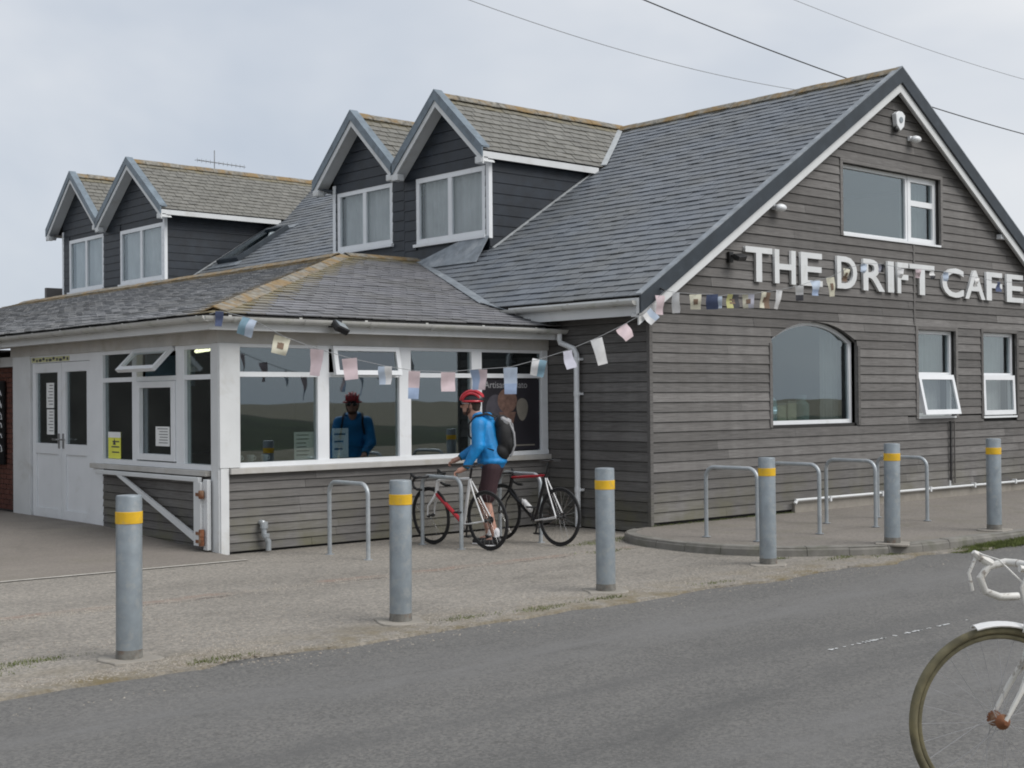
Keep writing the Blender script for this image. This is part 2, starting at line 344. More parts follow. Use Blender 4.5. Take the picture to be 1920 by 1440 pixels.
M['bank'] = plain('rough_grass_bank', (.022, .034, .010), .95, .5, .6, dirt=(.045, .038, .02), dsc=.4)

# ------------------------------------------------------------------ the setting: ground, road, pavement
def sheet(poly, z, name, mat_, label=None, dz=.0):
    mb = MB(); mb.add([(x, y, z) for x, y in poly], [tuple(range(len(poly)))])
    o = mb.obj(name, mat_, recalc=False); o['kind'] = 'structure'; return o
def ragged(xs, y0, amp, sc, seed=0):
    return [(x, y0+amp*(noise.noise(Vector((x*sc, seed, 0)))+.5*noise.noise(Vector((x*sc*3.3, seed+5, 1))))) for x in xs]
g = sheet([(-600, -600), (600, -600), (600, 600), (-600, 600)], -.16, 'ground', M['verge_g'])
xs = [-60+i*.12 for i in range(int(110/.12))]
edge = ragged(xs, -3.60, .17, 1.1)
# forecourt slab with a ragged edge onto the road
mb = MB(); tp = [(x, y, 0) for x, y in edge]; n_ = len(tp)
mb.add(tp+[(x, 40, 0) for x, y in edge]+[(x, y-.02, -.05) for x, y in edge], [(i, i+1, n_+i+1, n_+i) for i in range(n_-1)]+[(2*n_+i, 2*n_+i+1, i+1, i) for i in range(n_-1)])
mb.obj('forecourt', M['forecourt'], recalc=False)['kind'] = 'structure'
sheet([(-200, -8.7), (200, -8.7), (200, -3.2), (-200, -3.2)], -.018, 'road', M['road'])
# far verge (camera side) with a raised ragged lip
e2 = ragged(xs, -8.55, .12, .7, 9); mb = MB()
mb.add([(x, y, .02) for x, y in e2]+[(x, y+.06, -.03) for x, y in e2]+[(x, -26, .05) for x, y in e2], [(i, i+1, n_+i+1, n_+i) for i in range(n_-1)]+[(2*n_+i, 2*n_+i+1, i+1, i) for i in range(n_-1)])
mb.obj('roadside_verge', M['verge_g'], recalc=False)['kind'] = 'structure'
# grass bank across the road (seen in the windows)
mb = MB(); nx, ny = 120, 10; vs = []
for j in range(ny):
    for i in range(nx):
        x = -120+i*2.2; y = -24-j*2.2; h = (.12 if x > 25 else 1 if x < 0 else 1-.88*x/25)*(math.sin(min(1, j/5)*PI/2))*(1.75+1.0*noise.noise(Vector((x*.035, y*.05, 3)))+.35*noise.noise(Vector((x*.2, y*.2, 1))))
        vs.append((x, y, h+.03))
mb.add(vs, [(j*nx+i, j*nx+i+1, (j+1)*nx+i+1, (j+1)*nx+i) for j in range(ny-1) for i in range(nx-1)])
mb.obj('grass_bank', M['bank'], recalc=False, smooth=True)['kind'] = 'structure'

# ramp up to the doors
mb = MB(); 
RX0 = -30
def rz(y): return .004+.136*min(1, max(0, (y-1.2)/3.6))
ys = [1.2, 2, 3, 4, 4.8, 9, 16]
yo = lambda x: -.11*(x+4.96)/2.6*.0
v = []
for y in ys:
    for x in (RX0, -9, -7, -4.98): v.append((x, y+(.13*(-4.98-x)/2.6 if y < 1.5 else 0), rz(y)))
mb.add(v, [(j*4+i, j*4+i+1, (j+1)*4+i+1, (j+1)*4+i) for j in range(len(ys)-1) for i in range(3)])
mb.add([(RX0, 1.2+.13*25.02/2.6, .004), (-4.98, 1.2, .004), (-4.98, 1.2, -.02), (RX0, 1.2+.13*25.02/2.6, -.02)], [(0, 1, 2, 3)])
mb.obj('entrance_ramp', M['ramp'], recalc=False)['kind'] = 'structure'
mb = MB(); f_ = lambda x: 1.2+.13*(-4.98-x)/2.6
xsr = [-14+i*.3 for i in range(31)]
mb.add([(x, f_(x)-.035+.01*random.random(), .009) for x in xsr]+[(x, f_(x)+.03+.01*random.random(), .009) for x in xsr], [(i, i+1, 31+i+1, 31+i) for i in range(30)])
mb.obj('ramp_edge_joint', plain('pale_mortar_joint', (.42, .40, .36), .9, .2, 9), recalc=False)['kind'] = 'structure'

# raised pavement with kerb on the gable side
kp = [(-.02, .02), (-.55, -.12), (-.95, -.55), (-1.12, -1.2), (-1.12, -1.9), (-.9, -2.45), (-.5, -2.85), (.1, -3.22), (.8, -3.42), (2.4, -3.5), (4.4, -3.52), (6.6, -3.52), (9, -3.52), (12, -3.52), (18, -3.52), (28, -3.52), (40, -3.52)]
def smooth_poly(p, k=5):
    o = []
    for i in range(len(p)-1):
        p0 = Vector(p[max(i-1, 0)]); p1 = Vector(p[i]); p2 = Vector(p[i+1]); p3 = Vector(p[min(i+2, len(p)-1)])
        for j in range(k):
            t = j/k; o.append(tuple(.5*((2*p1)+(-p0+p2)*t+(2*p0-5*p1+4*p2-p3)*t*t+(-p0+3*p1-3*p2+p3)*t*t*t)))
    o.append(tuple(p[-1])); return o
kc = smooth_poly(kp, 4)
PZ = .095
mb = MB(); poly = [(x, y, PZ-.006) for x, y in kc]+[(40, .02, PZ-.006)]
mb.add(poly, [tuple(range(len(poly)))]); mb.obj('pavement', M['pave'], recalc=False)['kind'] = 'structure'
# kerb stones: each its own piece
kroot = thing('kerb', 'low weathered concrete kerb round the raised pavement by the gable', 'kerb', (0, -3, 0))
acc = []; tot = 0
for i in range(len(kc)-1):
    a, b = Vector(kc[i]), Vector(kc[i+1]); acc.append((tot, a, b)); tot += (b-a).length
def at_len(s):
    for t0, a, b in reversed(acc):
        if s >= t0: return a+(b-a).normalized()*(s-t0)
s = .35
while s < min(tot-1, 16):
    L_ = .46 if s < 6 else .9; mb = MB(); pa = []; 
    ring = []
    for k in range(4):
        q = s+.003+(L_-.006)*k/3; p_ = at_len(q); d = (at_len(q+.03)-at_len(q-.03)).normalized(); nn = Vector((-d.y, d.x))  # inward (left of travel)
        if nn.dot(Vector((1, .5))-p_*0) < -9: nn = -nn
        ring.append((p_, nn))
    jz = random.uniform(-.006, .006)
    vs = []
    for p_, nn in ring:
        for off, z in ((-.02, -.04), (-.012, PZ-.03+jz), (.012, PZ+.002+jz), (.125, PZ+.004+jz), (.125, -.04)):
            q = p_+nn*off; vs.append((q.x, q.y, z))
    fs = []
    for k in range(3):
        for h in range(4): fs.append((k*5+h, k*5+h+1, (k+1)*5+h+1, (k+1)*5+h))
    fs += [(0, 1, 2, 3, 4), (19, 18, 17, 16, 15)]
    mb.add(vs, fs); mb.obj('kerb_stone', M['kerb'], kroot); s += L_
# worn white line in the road
mb = MB()
for i in range(110):
    x = -4.75+i*.016+random.uniform(-.01, .01); w = random.uniform(-.006, .012)
    if random.random() < .35+.45*noise.noise(Vector((x*4, 1, 1))): mb.add([(x, -6.02-w, -.0135), (x+random.uniform(.01, .04), -6.02-w*.6, -.0135), (x+random.uniform(.01, .04), -6.0+w, -.0135), (x, -6.0+w*.8, -.0135)], [(0, 1, 2, 3)])
for x0 in (-11.2, -.2, 4.3, 8.8, 13.3):
    for i in range(60):
        x = x0+i*.03; w = random.uniform(.004, .03)
        if random.random() < .6: mb.add([(x, -6.02-w, -.0135), (x+.04, -6.02-w*.6, -.0135), (x+.05, -6.0+w, -.0135), (x, -6.0+w*.8, -.0135)], [(0, 1, 2, 3)])
o = mb.obj('worn_centre_line', M['white'], recalc=False); o['kind'] = 'structure'

# loose gravel on forecourt and edges (stuff)
def blob(mb, x, y, z, r):
    q = [random.uniform(.7, 1.2)*r for _ in range(6)]; a = random.random()*PI; c_, s_ = math.cos(a), math.sin(a)
    vs = [(x+c_*q[0], y+s_*q[0], z), (x-s_*q[1], y+c_*q[1], z), (x-c_*q[2], y-s_*q[2], z), (x+s_*q[3], y-c_*q[3], z), (x, y, z+q[4]*.6)]
    mb.add(vs, [(0, 1, 4), (1, 2, 4), (2, 3, 4), (3, 0, 4)])
M['stone'] = plain('loose_stones', (.27, .245, .21), .9, .35, 23, dirt=(.15, .11, .09), dsc=17)
mb = MB()
for i in range(26000):
    x = random.uniform(-11.5, 3) if i % 3 else random.uniform(-11.5, -7.4); r_ = random.random()
    y = random.gauss(-3.35, .22) if r_ < .4 else (random.gauss(-2.6, .9) if r_ < .8 else random.gauss(-.9, .1))
    if y > 1.1 or y < -4.1: continue
    if x > -1.3 and y > -3.3: continue
    if r_ < .8 and noise.noise(Vector((x*.8, y*1.5, 7))) < -.18+.2*random.random(): continue
    if y < -3.6 and random.random() < .5: continue
    blob(mb, x, y, -.018 if y < -3.62 else 0, random.uniform(.004, .011)*(1.5 if random.random() < .08 else 1))
o = mb.obj('loose_gravel', M['stone'], recalc=False); o['kind'] = 'stuff'; o['label'] = 'loose gravel scattered over the forecourt and along the road edge'; o['category'] = 'gravel'
# grass: tufts at the kerb, at the road edge, and on the verge
def tuft(mb, x, y, z, h, n=9, sp=.03):
    for i in range(n):
        a = random.random()*2*PI; bx, by = x+random.gauss(0, sp), y+random.gauss(0, sp*.7); hh = h*random.uniform(.5, 1.1); w = random.uniform(.002, .004)
        lx, ly = math.cos(a)*hh*.5, math.sin(a)*hh*.5; px_, py_ = -math.sin(a)*w, math.cos(a)*w
        mb.add([(bx-px_, by-py_, z), (bx+px_, by+py_, z), (bx+lx*.5, by+ly*.5, z+hh*.65), (bx+lx, by+ly, z+hh)], [(0, 1, 2), (0, 2, 3)])
mb = MB()
for i in range(2600):
    x = random.uniform(.75, 9); dens = min(1, (x-.5)/1.4)
    if random.random() < dens: tuft(mb, x, random.gauss(-3.47, .055), -.015, random.uniform(.02, .06)*dens, 8)
for i in range(5200): 
    x = random.uniform(.9, 10); tuft(mb, x, random.gauss(-3.60-.04*min(1, x-.9), .045+.03*min(1, x-.9)), -.015, random.uniform(.025, .07)*min(1, .3+(x-.9)), 8)
for cx_, cy_, n, s in ((-1.75, -.95, 60, .1), (-1.2, -.25, 120, .16), (-.75, -.1, 90, .14), (-8.0, -3.5, 60, .09), (-9.55, -2.9, 120, .16), (-8.95, -2.7, 90, .12), (-5.75, -3.32, 50, .1), (-5.0, -3.4, 60, .1), (-4.2, -3.38, 50, .1), (-2.9, -3.4, 30, .1), (.1, -3.3, 60, .12), (-.5, -3.1, 50, .1), (-1.0, -2.7, 40, .06)):
    for i in range(n): tuft(mb, cx_+random.gauss(0, s*1.6), cy_+random.gauss(0, s*.4), 0, random.uniform(.008, .028), 5)
for i in range(2600):
    x = random.uniform(-9, 0); y = -8.7-abs(random.gauss(0, .7))
    if noise.noise(Vector((x*1.2, y*1.2, 2))) > -.15: tuft(mb, x, y, .02, random.uniform(.02, .08), 7)
for i in range(160): tuft(mb, random.uniform(-.05, 2.8), -.06+random.uniform(-.02, .03), PZ, random.uniform(.01, .03), 5)
o = mb.obj('grass_tufts', M['grass'], recalc=False); o['kind'] = 'stuff'; o['label'] = 'short grass and weeds growing along the kerb and road edges'; o['category'] = 'grass'

# ------------------------------------------------------------------ THE CAFE BUILDING
CAFE = thing('cafe_building', 'grey timber clad cafe with slate roofs, four dormers and a white glazed front extension', 'building')
ZE, XE, TT, ZR, XR = 2.937, -.30, .63638, 6.575, 5.416
roofz = lambda x: ZE+(x-XE)*TT
def clip(poly, conv):      # Sutherland-Hodgman, 2D, conv counter-clockwise
    outp = poly
    for i in range(len(conv)):
        a, b = conv[i], conv[(i+1) % len(conv)]; inp = outp; outp = []
        if not inp: break
        sd_ = lambda p: (b[0]-a[0])*(p[1]-a[1])-(b[1]-a[1])*(p[0]-a[0])
        for j in range(len(inp)):
            p, q = inp[j], inp[(j+1) % len(inp)]; dp, dq = sd_(p), sd_(q)
            if dp >= 0: outp.append(p)
            if (dp >= 0) != (dq >= 0):
                t = dp/(dp-dq); outp.append((p[0]+(q[0]-p[0])*t, p[1]+(q[1]-p[1])*t))
    return outp
def area(p): return .5*sum(p[i][0]*p[(i+1) % len(p)][1]-p[(i+1) % len(p)][0]*p[i][1] for i in range(len(p)))
def ccw(p): return p if area(p) > 0 else p[::-1]

# ---- slates
SL = []   # every slate: (score, verts, faces, rnd, lich, roof part, material key)
def slates(roof, pts3, mk, ew=.165, sw=.24, lichf=None, skip=None, ref=None):
    """pts3: convex roof polygon; first edge = eave"""
    P3 = [Vector(p) for p in pts3]; O = Vector(ref[0]) if ref else P3[0]; u = Vector(ref[1])-O if ref else (P3[1]-P3[0]); u.z = 0; u.normalize()
    n = (P3[1]-P3[0]).cross(P3[2]-P3[0]).normalized()
    if n.z < 0: n = -n
    v_ = n.cross(u)
    if v_.z < 0: v_ = -v_
    to2 = lambda p: ((p-O).dot(u), (p-O).dot(v_))
    P2 = ccw([to2(p) for p in P3]); us = [p[0] for p in P2]; vs_ = [p[1] for p in P2]
    r = 0; vcur = min(vs_)-.02
    while vcur < max(vs_):
        off = (.5*sw if r % 2 else 0)+random.uniform(-.015, .015); x = min(us)-sw+off
        while x < max(us):
            w = sw
            dv = random.uniform(-.007, .007); ln = ew*1.22
            rect = [(x+.005, vcur+dv), (x+w-.005, vcur+dv+random.uniform(-.005, .005)), (x+w-.005, vcur+ln), (x+.005, vcur+ln)]
            x += w
            q = clip(rect, P2)
            if len(q) < 3 or area(q) < .002: continue
            cu = sum(p[0] for p in q)/len(q); cv = sum(p[1] for p in q)/len(q); c3 = O+u*cu+v_*cv
            if skip and skip(c3): continue
            tilt = random.uniform(-.002, .006)
            h = lambda vv: .020+tilt-(vv-vcur)/ln*.016
            top = [O+u*p[0]+v_*p[1]+n*h(p[1]) for p in q]; bot = [t_-n*.013 for t_ in top]; k = len(q)
            fs = [tuple(range(k))]+[(i, k+i, k+(i+1) % k, (i+1) % k) for i in range(k)]
            d = c3-CP; sc = abs(n.dot(d.normalized()))*area(q)/d.length_squared if n.dot(d) < 0 else 0
            if (d.normalized().dot(F2) < .9): sc = 0
            rn = min(1, max(0, random.gauss(.45, .2)))
            SL.append((sc, top+bot, fs, rn, (lichf(c3) if lichf else 0)+random.uniform(-.06, .06), roof, mk))
        r += 1; vcur += ew
def roof_part(name, pts3, m_='dark', drop=.012):
    mb = MB(); n = (Vector(pts3[1])-Vector(pts3[0])).cross(Vector(pts3[2])-Vector(pts3[0])).normalized()
    if n.z < 0: n = -n
    mb.prism([Vector(p)-n*drop for p in pts3], -n*.07)
    return mb.obj(name, M[m_], CAFE)
VO = -.17     # verge (front edge) in Y
lich0 = lambda d0, s: (lambda c: 0)
mainA = [(XE, VO, ZE), (XE, 2.8, ZE), (1.35, 6.45, roofz(1.35)), (XR, 6.45, ZR), (XR, VO, ZR)]
mainB = [(1.3, 6.45, roofz(1.3)), (1.3, 12.9, roofz(1.3)), (XR, 12.9, ZR), (XR, 6.45, ZR)]
XR2, ZR2 = 6.4, roofz(6.4)
mainC = [(1.3, 12.9, roofz(1.3)), (1.3, 22.2, roofz(1.3)), (XR2, 22.2, ZR2), (XR2, 12.9, ZR2)]
rp = roof_part('main_roof', mainA); rpb = roof_part('main_roof_middle', mainB); rpc = roof_part('rear_roof', mainC)
def skipA(c):
    return c.x > 1.55 and 4.72+max(0, (c.x-3.9)*.72) < c.y < 9.0
def ld(c):
    d = (XR-c.x); return .55*max(0, 1-d/.5) if d < .5 else 0
slates(rp, mainA, 'slate', lichf=ld, skip=skipA); slates(rpb, mainB, 'slate', skip=skipA); slates(rpc, mainC, 'slate', skip=lambda c: c.x > 1.55 and 15.5+max(0, (c.x-4.3)*.9) < c.y)
# right-hand slope of the main roof, plain at this angle
XRR = 2*XR-XE
roof_part('main_roof_far_slope', [(XRR, VO, ZE), (XRR, 12.9, ZE), (XR, 12.9, ZR), (XR, VO, ZR)], 'verge', 0)
roof_part('rear_roof_far_slope', [(XRR+.9, 12.9, ZE), (XRR+.9, 22.2, ZE), (XR2, 22.2, ZR2), (XR2, 12.9, ZR2)], 'verge', 0)
# extension roofs
EZ, EX, EY, TZ, TX, TY = 2.64, -5.24, 1.55, 3.99, -.16, 6.45
fr1 = [(EX, EY, EZ), (XE, EY, EZ), (XE, 2.8, EZ+(2.8-EY)*(TZ-EZ)/(TY-EY)), (1.35, TY, TZ), (TX, TY, TZ)]
fr2 = [(XE, EY, EZ), (-.02, EY, EZ), (-.02, 3.2, EZ+(3.2-EY)*(TZ-EZ)/(TY-EY)), (XE, 2.8, EZ+(2.8-EY)*(TZ-EZ)/(TY-EY))]
lf = [(EX, EY, EZ), (TX, TY, TZ), (TX, 19.5, TZ), (EX, 19.5, EZ)]
lf = [lf[0], lf[3], lf[2], lf[1]]
rf = roof_part('extension_front_roof', fr1, drop=.014); rl = roof_part('extension_side_roof', lf, drop=.014)
def hipd(c):     # distance to hip line / top line -> lichen
    a = Vector((EX, EY, 0)); b = Vector((TX, TY, 0)); p = Vector((c.x, c.y, 0)); d = b-a; t = min(1, max(0, (p-a).dot(d)/d.length_squared)); dd = (p-a-d*t).length
    d2 = abs(c.y-TY) if c.x > TX else abs(c.x-TX) if c.y > TY else 9
    return .85*max(0, 1-min(dd*1.1, d2)/.62)+(.12 if c.x < EX+1.3 and c.y > 6 else 0)
yh = EY+(XE-EX)*(TY-EY)/(TX-EX); zz = lambda y: EZ+(y-EY)*(TZ-EZ)/(TY-EY)
fA = [(EX, EY, EZ), (XE, EY, EZ), (XE, yh, zz(yh))]; fB = [(XE, 2.8, zz(2.8)), (1.35, TY, TZ), (TX, TY, TZ), (XE, yh, zz(yh))]
slates(rf, fA, 'slate_c', lichf=hipd); slates(rf, fB, 'slate_c', lichf=hipd, ref=fA[:2]); slates(rf, fr2, 'slate_c'); slates(rl, lf, 'slate_l', lichf=lambda c: hipd(c)+.5*max(0, 1-(TX-c.x)/1.6) if c.y > TY else hipd(c))
mb = MB(); mb.box((TX+.05, TY+.05, 3.85), (1.5, 22.2, 3.955)); mb.obj('flat_roof', M['lead'], CAFE)

# ---- timber boards
def boards(wall, fr, poly, holes, m_, e=.125, lmin=2.4, lmax=4.2, arch=None, z0=0):
    """weatherboards over convex polygon (u,v) minus rectangular holes; every board its own piece"""
    P2 = ccw(poly); vmin = min(p[1] for p in poly); vmax = max(p[1] for p in poly); us = [p[0] for p in poly]
    v = vmin
    while v < vmax-.01:
        v1 = v+e-.007; vt = v+e+.0
        # intervals
        cuts = []
        for (a, b, c, d) in holes:
            if v1 > c+.02 and v < d-.02: cuts.append((a, b))
        segs = []; x = min(us)
        for a, b in sorted(cuts):
            if a > x: segs.append((x, a))
            x = max(x, b)
        if x < max(us): segs.append((x, max(us)))
        for a, b in segs:
            x = a; first = True
            while x < b-.02:
                L_ = random.uniform(lmin, lmax)
                if first: L_ *= random.uniform(.35, 1); first = False
                x1 = x+L_
                if b-x1 < .6: x1 = b
                vb, vv1 = v, v1
                for (ha, hb, hc, hd) in holes:      # trim boards that half overlap an opening's sill or head
                    if x < hb and x1 > ha:
                        if vb < hd < vv1 and hd-vb <= .021: vb = hd
                        if vb < hc < vv1 and vv1-hc <= .021: vv1 = hc
                pieces = [[(x+.0015, vb), (x1-.0015, vb), (x1-.0015, vv1), (x+.0015, vv1)]]
                if arch:
                    ac, aw, sp, cr_, _thr = arch     # centre, half width, spring, crown ; circle through
                    hgt = cr_-sp; R_ = (aw*aw+hgt*hgt)/(2*hgt); zc_ = cr_-R_
                    hw = lambda z: aw if z <= sp else (math.sqrt(max(0, R_*R_-(z-zc_)**2)) if z < cr_ else 0)
                    if v1 > arch[4] and v < cr_:
                        np_ = []
                        zs = [vb+(vv1-vb)*k/4 for k in range(5)]
                        if cr_ < vv1: zs = sorted([z for z in zs if z < cr_]+[cr_])
                        for pc in pieces:
                            xa, xb = pc[0][0], pc[1][0]
                            def side(sg):
                                lim = [(ac+sg*hw(z), z) for z in zs]
                                if sg < 0:
                                    if xa >= ac: return None
                                    pts = [(xa, vb)]+[(min(max(l[0], xa), xb), l[1]) for l in lim]
                                    if cr_ < vv1: pts += [(min(ac, xb), vv1)]
                                    pts += [(xa, vv1)]
                                else:
                                    if xb <= ac: return None
                                    pts = [(xb, vb), (xb, vv1)]
                                    if cr_ < vv1: pts += [(max(ac, xa), vv1)]
                                    pts += [(max(min(l[0], xb), xa), l[1]) for l in lim[::-1]]
                                o_ = []
                                for p in pts:
                                    if not o_ or (abs(p[0]-o_[-1][0])+abs(p[1]-o_[-1][1])) > 1e-4: o_.append(p)
                                return o_ if abs(area(o_)) > .002 else None
                            for sg in (-1, 1):
                                r_ = side(sg)
                                if r_: np_.append(r_)
                        pieces = np_; noclip = True
                for q in pieces:
                    if not arch or not (v1 > arch[4] and v < arch[3]): q = clip(q, P2)
                    if len(q) < 3 or abs(area(q)) < .003: continue
                    q = ccw(q); mb = MB(); k = len(q); j = random.uniform(-.0015, .0015)
                    ow = lambda vv: .024-(vv-v)/e*.015+j
                    fpts = [fr.P(p[0], p[1], ow(p[1])) for p in q]; bpts = [fr.P(p[0], p[1], -.004) for p in q]
                    mb.add(fpts+bpts, [tuple(range(k)), tuple(range(2*k-1, k-1, -1))]+[(i, k+i, k+(i+1) % k, (i+1) % k) for i in range(k)])
                    mb.obj('board', m_, wall)
                x = x1
        v += e
def backing(name, fr, polyc, holes, m_, w0=-.16, w1=-.03):
    xs_ = sorted(set([p[0] for p in polyc]+[h[0] for h in holes]+[h[1] for h in holes])); zs_ = sorted(set([p[1] for p in polyc]+[h[2] for h in holes]+[h[3] for h in holes]))
    mb = MB(); P2 = ccw(polyc)
    for i in range(len(xs_)-1):
        for j in range(len(zs_)-1):
            a, b, c, d = xs_[i], xs_[i+1], zs_[j], zs_[j+1]
            if any(h[0] < (a+b)/2 < h[1] and h[2] < (c+d)/2 < h[3] for h in holes): continue
            q = clip([(a, c), (b, c), (b, d), (a, d)], P2)
            if len(q) > 2: mb.prism([fr.P(p[0], p[1], w0) for p in q], fr.w*(w1-w0))
    return mb.obj(name, m_, CAFE)
GF = Fr((0, 0, 0), (1, 0, 0), (0, 0, 1), (0, -1, 0))        # gable
FF = Fr((0, 1.83, 0), (1, 0, 0), (0, 0, 1), (0, -1, 0))     # extension front
LF = Fr((-4.96, 0, 0), (0, 1, 0), (0, 0, 1), (-1, 0, 0))    # extension side with doors
SF = Fr((0, 0, 0), (0, 1, 0), (0, 0, 1), (-1, 0, 0))        # return wall between gable and extension
GX1 = 2*XR
UW = (4.11, 6.72, 4.04, 5.07); AW = (2.43, 4.43, 1.30, 2.47); BW = (6.04, 7.12, 1.36, 2.70); CW = (7.97, 9.05, 1.34, 2.71)
gpoly = [(0, .05), (GX1, .05), (GX1, roofz(0)-.1), (XR, ZR-.12), (0, roofz(0)-.1)]
gw = backing('gable_wall', GF, gpoly, [UW, (AW[0], AW[1], AW[2], 2.75), BW, CW], M['dark'])
arch = ((AW[0]+AW[1])/2, (AW[1]-AW[0])/2, 2.47, 2.745, 2.40)
boards(gw, GF, [(0.03, .04+PZ), (GX1, .04+PZ), (GX1, roofz(0)-.12), (XR, ZR-.14), (0.03, roofz(0)-.12)], [UW, (AW[0], AW[1], AW[2], 2.42), BW, CW], M['timx'], arch=arch)
sw = backing('return_wall', SF, [(0.0, -.02), (1.9, -.02), (1.9, 2.86), (0, 2.86)], [], M['dark'])
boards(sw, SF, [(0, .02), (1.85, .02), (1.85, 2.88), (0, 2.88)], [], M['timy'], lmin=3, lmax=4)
mb = MB(); GF.box(mb, -.028, .03, .02, 2.85, -.02, .034); mb.obj('corner_board', M['timx'], CAFE, bevel=.003)
bw = backing('bench_wall', FF, [(-4.9, -.02), (0, -.02), (0, .9), (-4.9, .9)], [], M['dark'])
boards(bw, FF, [(-4.865, .03), (-.03, .03), (-.03, .89), (-4.865, .89)], [], M['timx'], e=.0955, lmin=1.4, lmax=3)
hw_ = backing('hatch_wall', LF, [(1.83, -.02), (4.85, -.02), (4.85, .86), (1.83, .86)], [], M['dark'])
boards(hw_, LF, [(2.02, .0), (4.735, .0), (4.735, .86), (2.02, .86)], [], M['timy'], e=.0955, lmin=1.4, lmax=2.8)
# other walls of the building, closing it
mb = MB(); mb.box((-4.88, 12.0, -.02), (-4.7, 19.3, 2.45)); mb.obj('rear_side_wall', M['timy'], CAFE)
mb = MB(); mb.box((GX1-.1, .2, 0), (GX1, 22, 2.9)); mb.box((0, 22, 0), (GX1, 22.15, 3)); mb.box((1.45, 22, 3), (10, 22.12, 4.6)); mb.obj('back_walls', M['timx'], CAFE)
# plinth + pipe along the foot of the gable
mb = MB(); GF.box(mb, 2.85, GX1, .05, PZ+.13, .0, .06); mb.obj('plinth', M['concrete'], CAFE)
pp = thing('drain_pipe', 'thin white pipe running along the foot of the gable wall', 'pipe', (5.5, -.1, .25))
mb = MB(); mb.tube([(2.81, -.1, .265), (9.9, -.1, .235)], .02, 10); mb.obj('pipe_run', M['white'], pp, smooth=True)
mb = MB(); mb.tube([(6.78, -.1, .25), (6.78, -.1, .35)], .018, 8); mb.tube([(2.84, -.1, .265), (2.80, -.1, .22)], .026, 10)
for x in (3.6, 4.9, 6.2, 7.5, 8.8): mb.box((x-.02, -.13, .21), (x+.02, -.06, .285))
mb.obj('pipe_clip', M['white'], pp)
vp = thing('waste_pipe', 'thin black waste pipe running down the boards below the half open window', 'pipe', (6.9, -.05, .8))
mb = MB(); mb.tube([(6.9, -.05, 1.28), (6.9, -.05, .3)], .016, 8); mb.obj('pipe_run', M['black'], vp, smooth=True)
mb = MB(); mb.tube([(7.02, -.05, 1.28), (7.02, -.05, .3)], .012, 8); mb.obj('cable', M['timx'], vp, smooth=True)

# ---- verge, bargeboard, fascia, gutters
def rake(P0, P1, down0, down1, y0, y1, name, m_, parent):     # board following slope P0->P1 in an XZ plane
    a, b = Vector(P0), Vector(P1); d = (b-a).normalized(); nrm = Vector((d.z, 0, -d.x))
    if nrm.z > 0: nrm = -nrm
    mb = MB(); dn = Vector((0, 0, -1))/max(.3, abs(nrm.z))
    q = [a+dn*down0, b+dn*down0, b+dn*down1, a+dn*down1]
    mb.prism([(p.x, y0, p.z) for p in q], (0, y1-y0, 0)); return mb.obj(name, m_, parent)
for sx_ in (0, 1):
    f = (lambda x: x) if not sx_ else (lambda x: 2*XR-x)
    A_, B_ = (f(XE-.05), 0, roofz(XE-.05)), (XR, 0, ZR)
    rake(A_, B_, -.035, .155, VO-.03, VO+.0, 'verge_trim', M['verge'], CAFE)
    rake(A_, B_, -.052, -.036, VO-.032, VO+.07, 'verge_capping', M['lead'], CAFE)
    rake(A_, B_, .157, .275, VO+.005, VO+.03, 'bargeboard', M['white'], CAFE)
    rake(A_, B_, .17, .19, VO+.03, -.03, 'verge_soffit', M['white'], CAFE)
def gutter(name, a, b, parent, m_=None, r=.058, n=8, brackets=.9, outw=(0, -1, 0)):
    a, b = Vector(a), Vector(b); o = Vector(outw); d = (b-a).normalized(); mb = MB(); prof = []
    for k in range(n+1):
        th = PI*k/n; prof.append(o*(-r*math.cos(th))+Vector((0, 0, -r*math.sin(th)*1.0)))
    inn = [p*.93 for p in prof[::-1]]; ring = prof+inn
    vs = [a+p for p in ring]+[b+p for p in ring]; k = len(ring)
    mb.add(vs, [(i, (i+1) % k, k+(i+1) % k, k+i) for i in range(k)])
    mb.add([a+p for p in prof], [tuple(range(len(prof)))]); mb.add([b+p for p in prof], [tuple(range(len(prof)))])
    g_ = mb.obj(name, m_ or M['gutter'], parent, smooth=True)
    L_ = (b-a).length; q = brackets*.4
    while q < L_:
        mb = MB(); c = a+d*q
        mb.add([c+d*s_*.02+p*1.12 for s_ in (-1, 1) for p in prof], [(i, i+1, n+2+i, n+1+i) for i in range(n)])
        mb.add([c+d*s_*.02+p*1.12+Vector((0, 0, .002)) for s_ in (-1, 1) for p in (prof[0], prof[0]*1.0+Vector((0, 0, .02)))], [(0, 1, 3, 2)])
        mb.obj('gutter_bracket', m_ or M['gutter'], CAFE, smooth=True); q += brackets
    return g_
gutter('gutter', (EX-.1, EY-.07, EZ-.035), (.02, EY-.07, EZ-.045), CAFE)
gutter('gutter', (EX-.07, EY-.1, EZ-.035), (EX-.07, 19.4, EZ-.06), CAFE, outw=(-1, 0, 0))
gutter('gutter', (XE-.07, VO+.05, ZE-.06), (XE-.07, 2.35, ZE-.05), CAFE, outw=(-1, 0, 0))
def cbox(p0, p1, name, m_='white', bevel=0, parent=None): mb = MB(); mb.box(p0, p1); return mb.obj(name, M[m_], parent or CAFE, bevel=bevel)
cbox((EX, EY, 2.465), (-.02, EY+.025, EZ-.03), 'fascia', 'white')
cbox((EX, EY+.025, 2.465), (EX+.025, 19.4, EZ-.03), 'fascia', 'white')
cbox((EX+.03, EY+.03, 2.475), (-.02, 1.80, 2.495), 'soffit', 'offw'); cbox((EX+.03, 1.8, 2.475), (-4.93, 19.3, 2.495), 'soffit', 'offw')
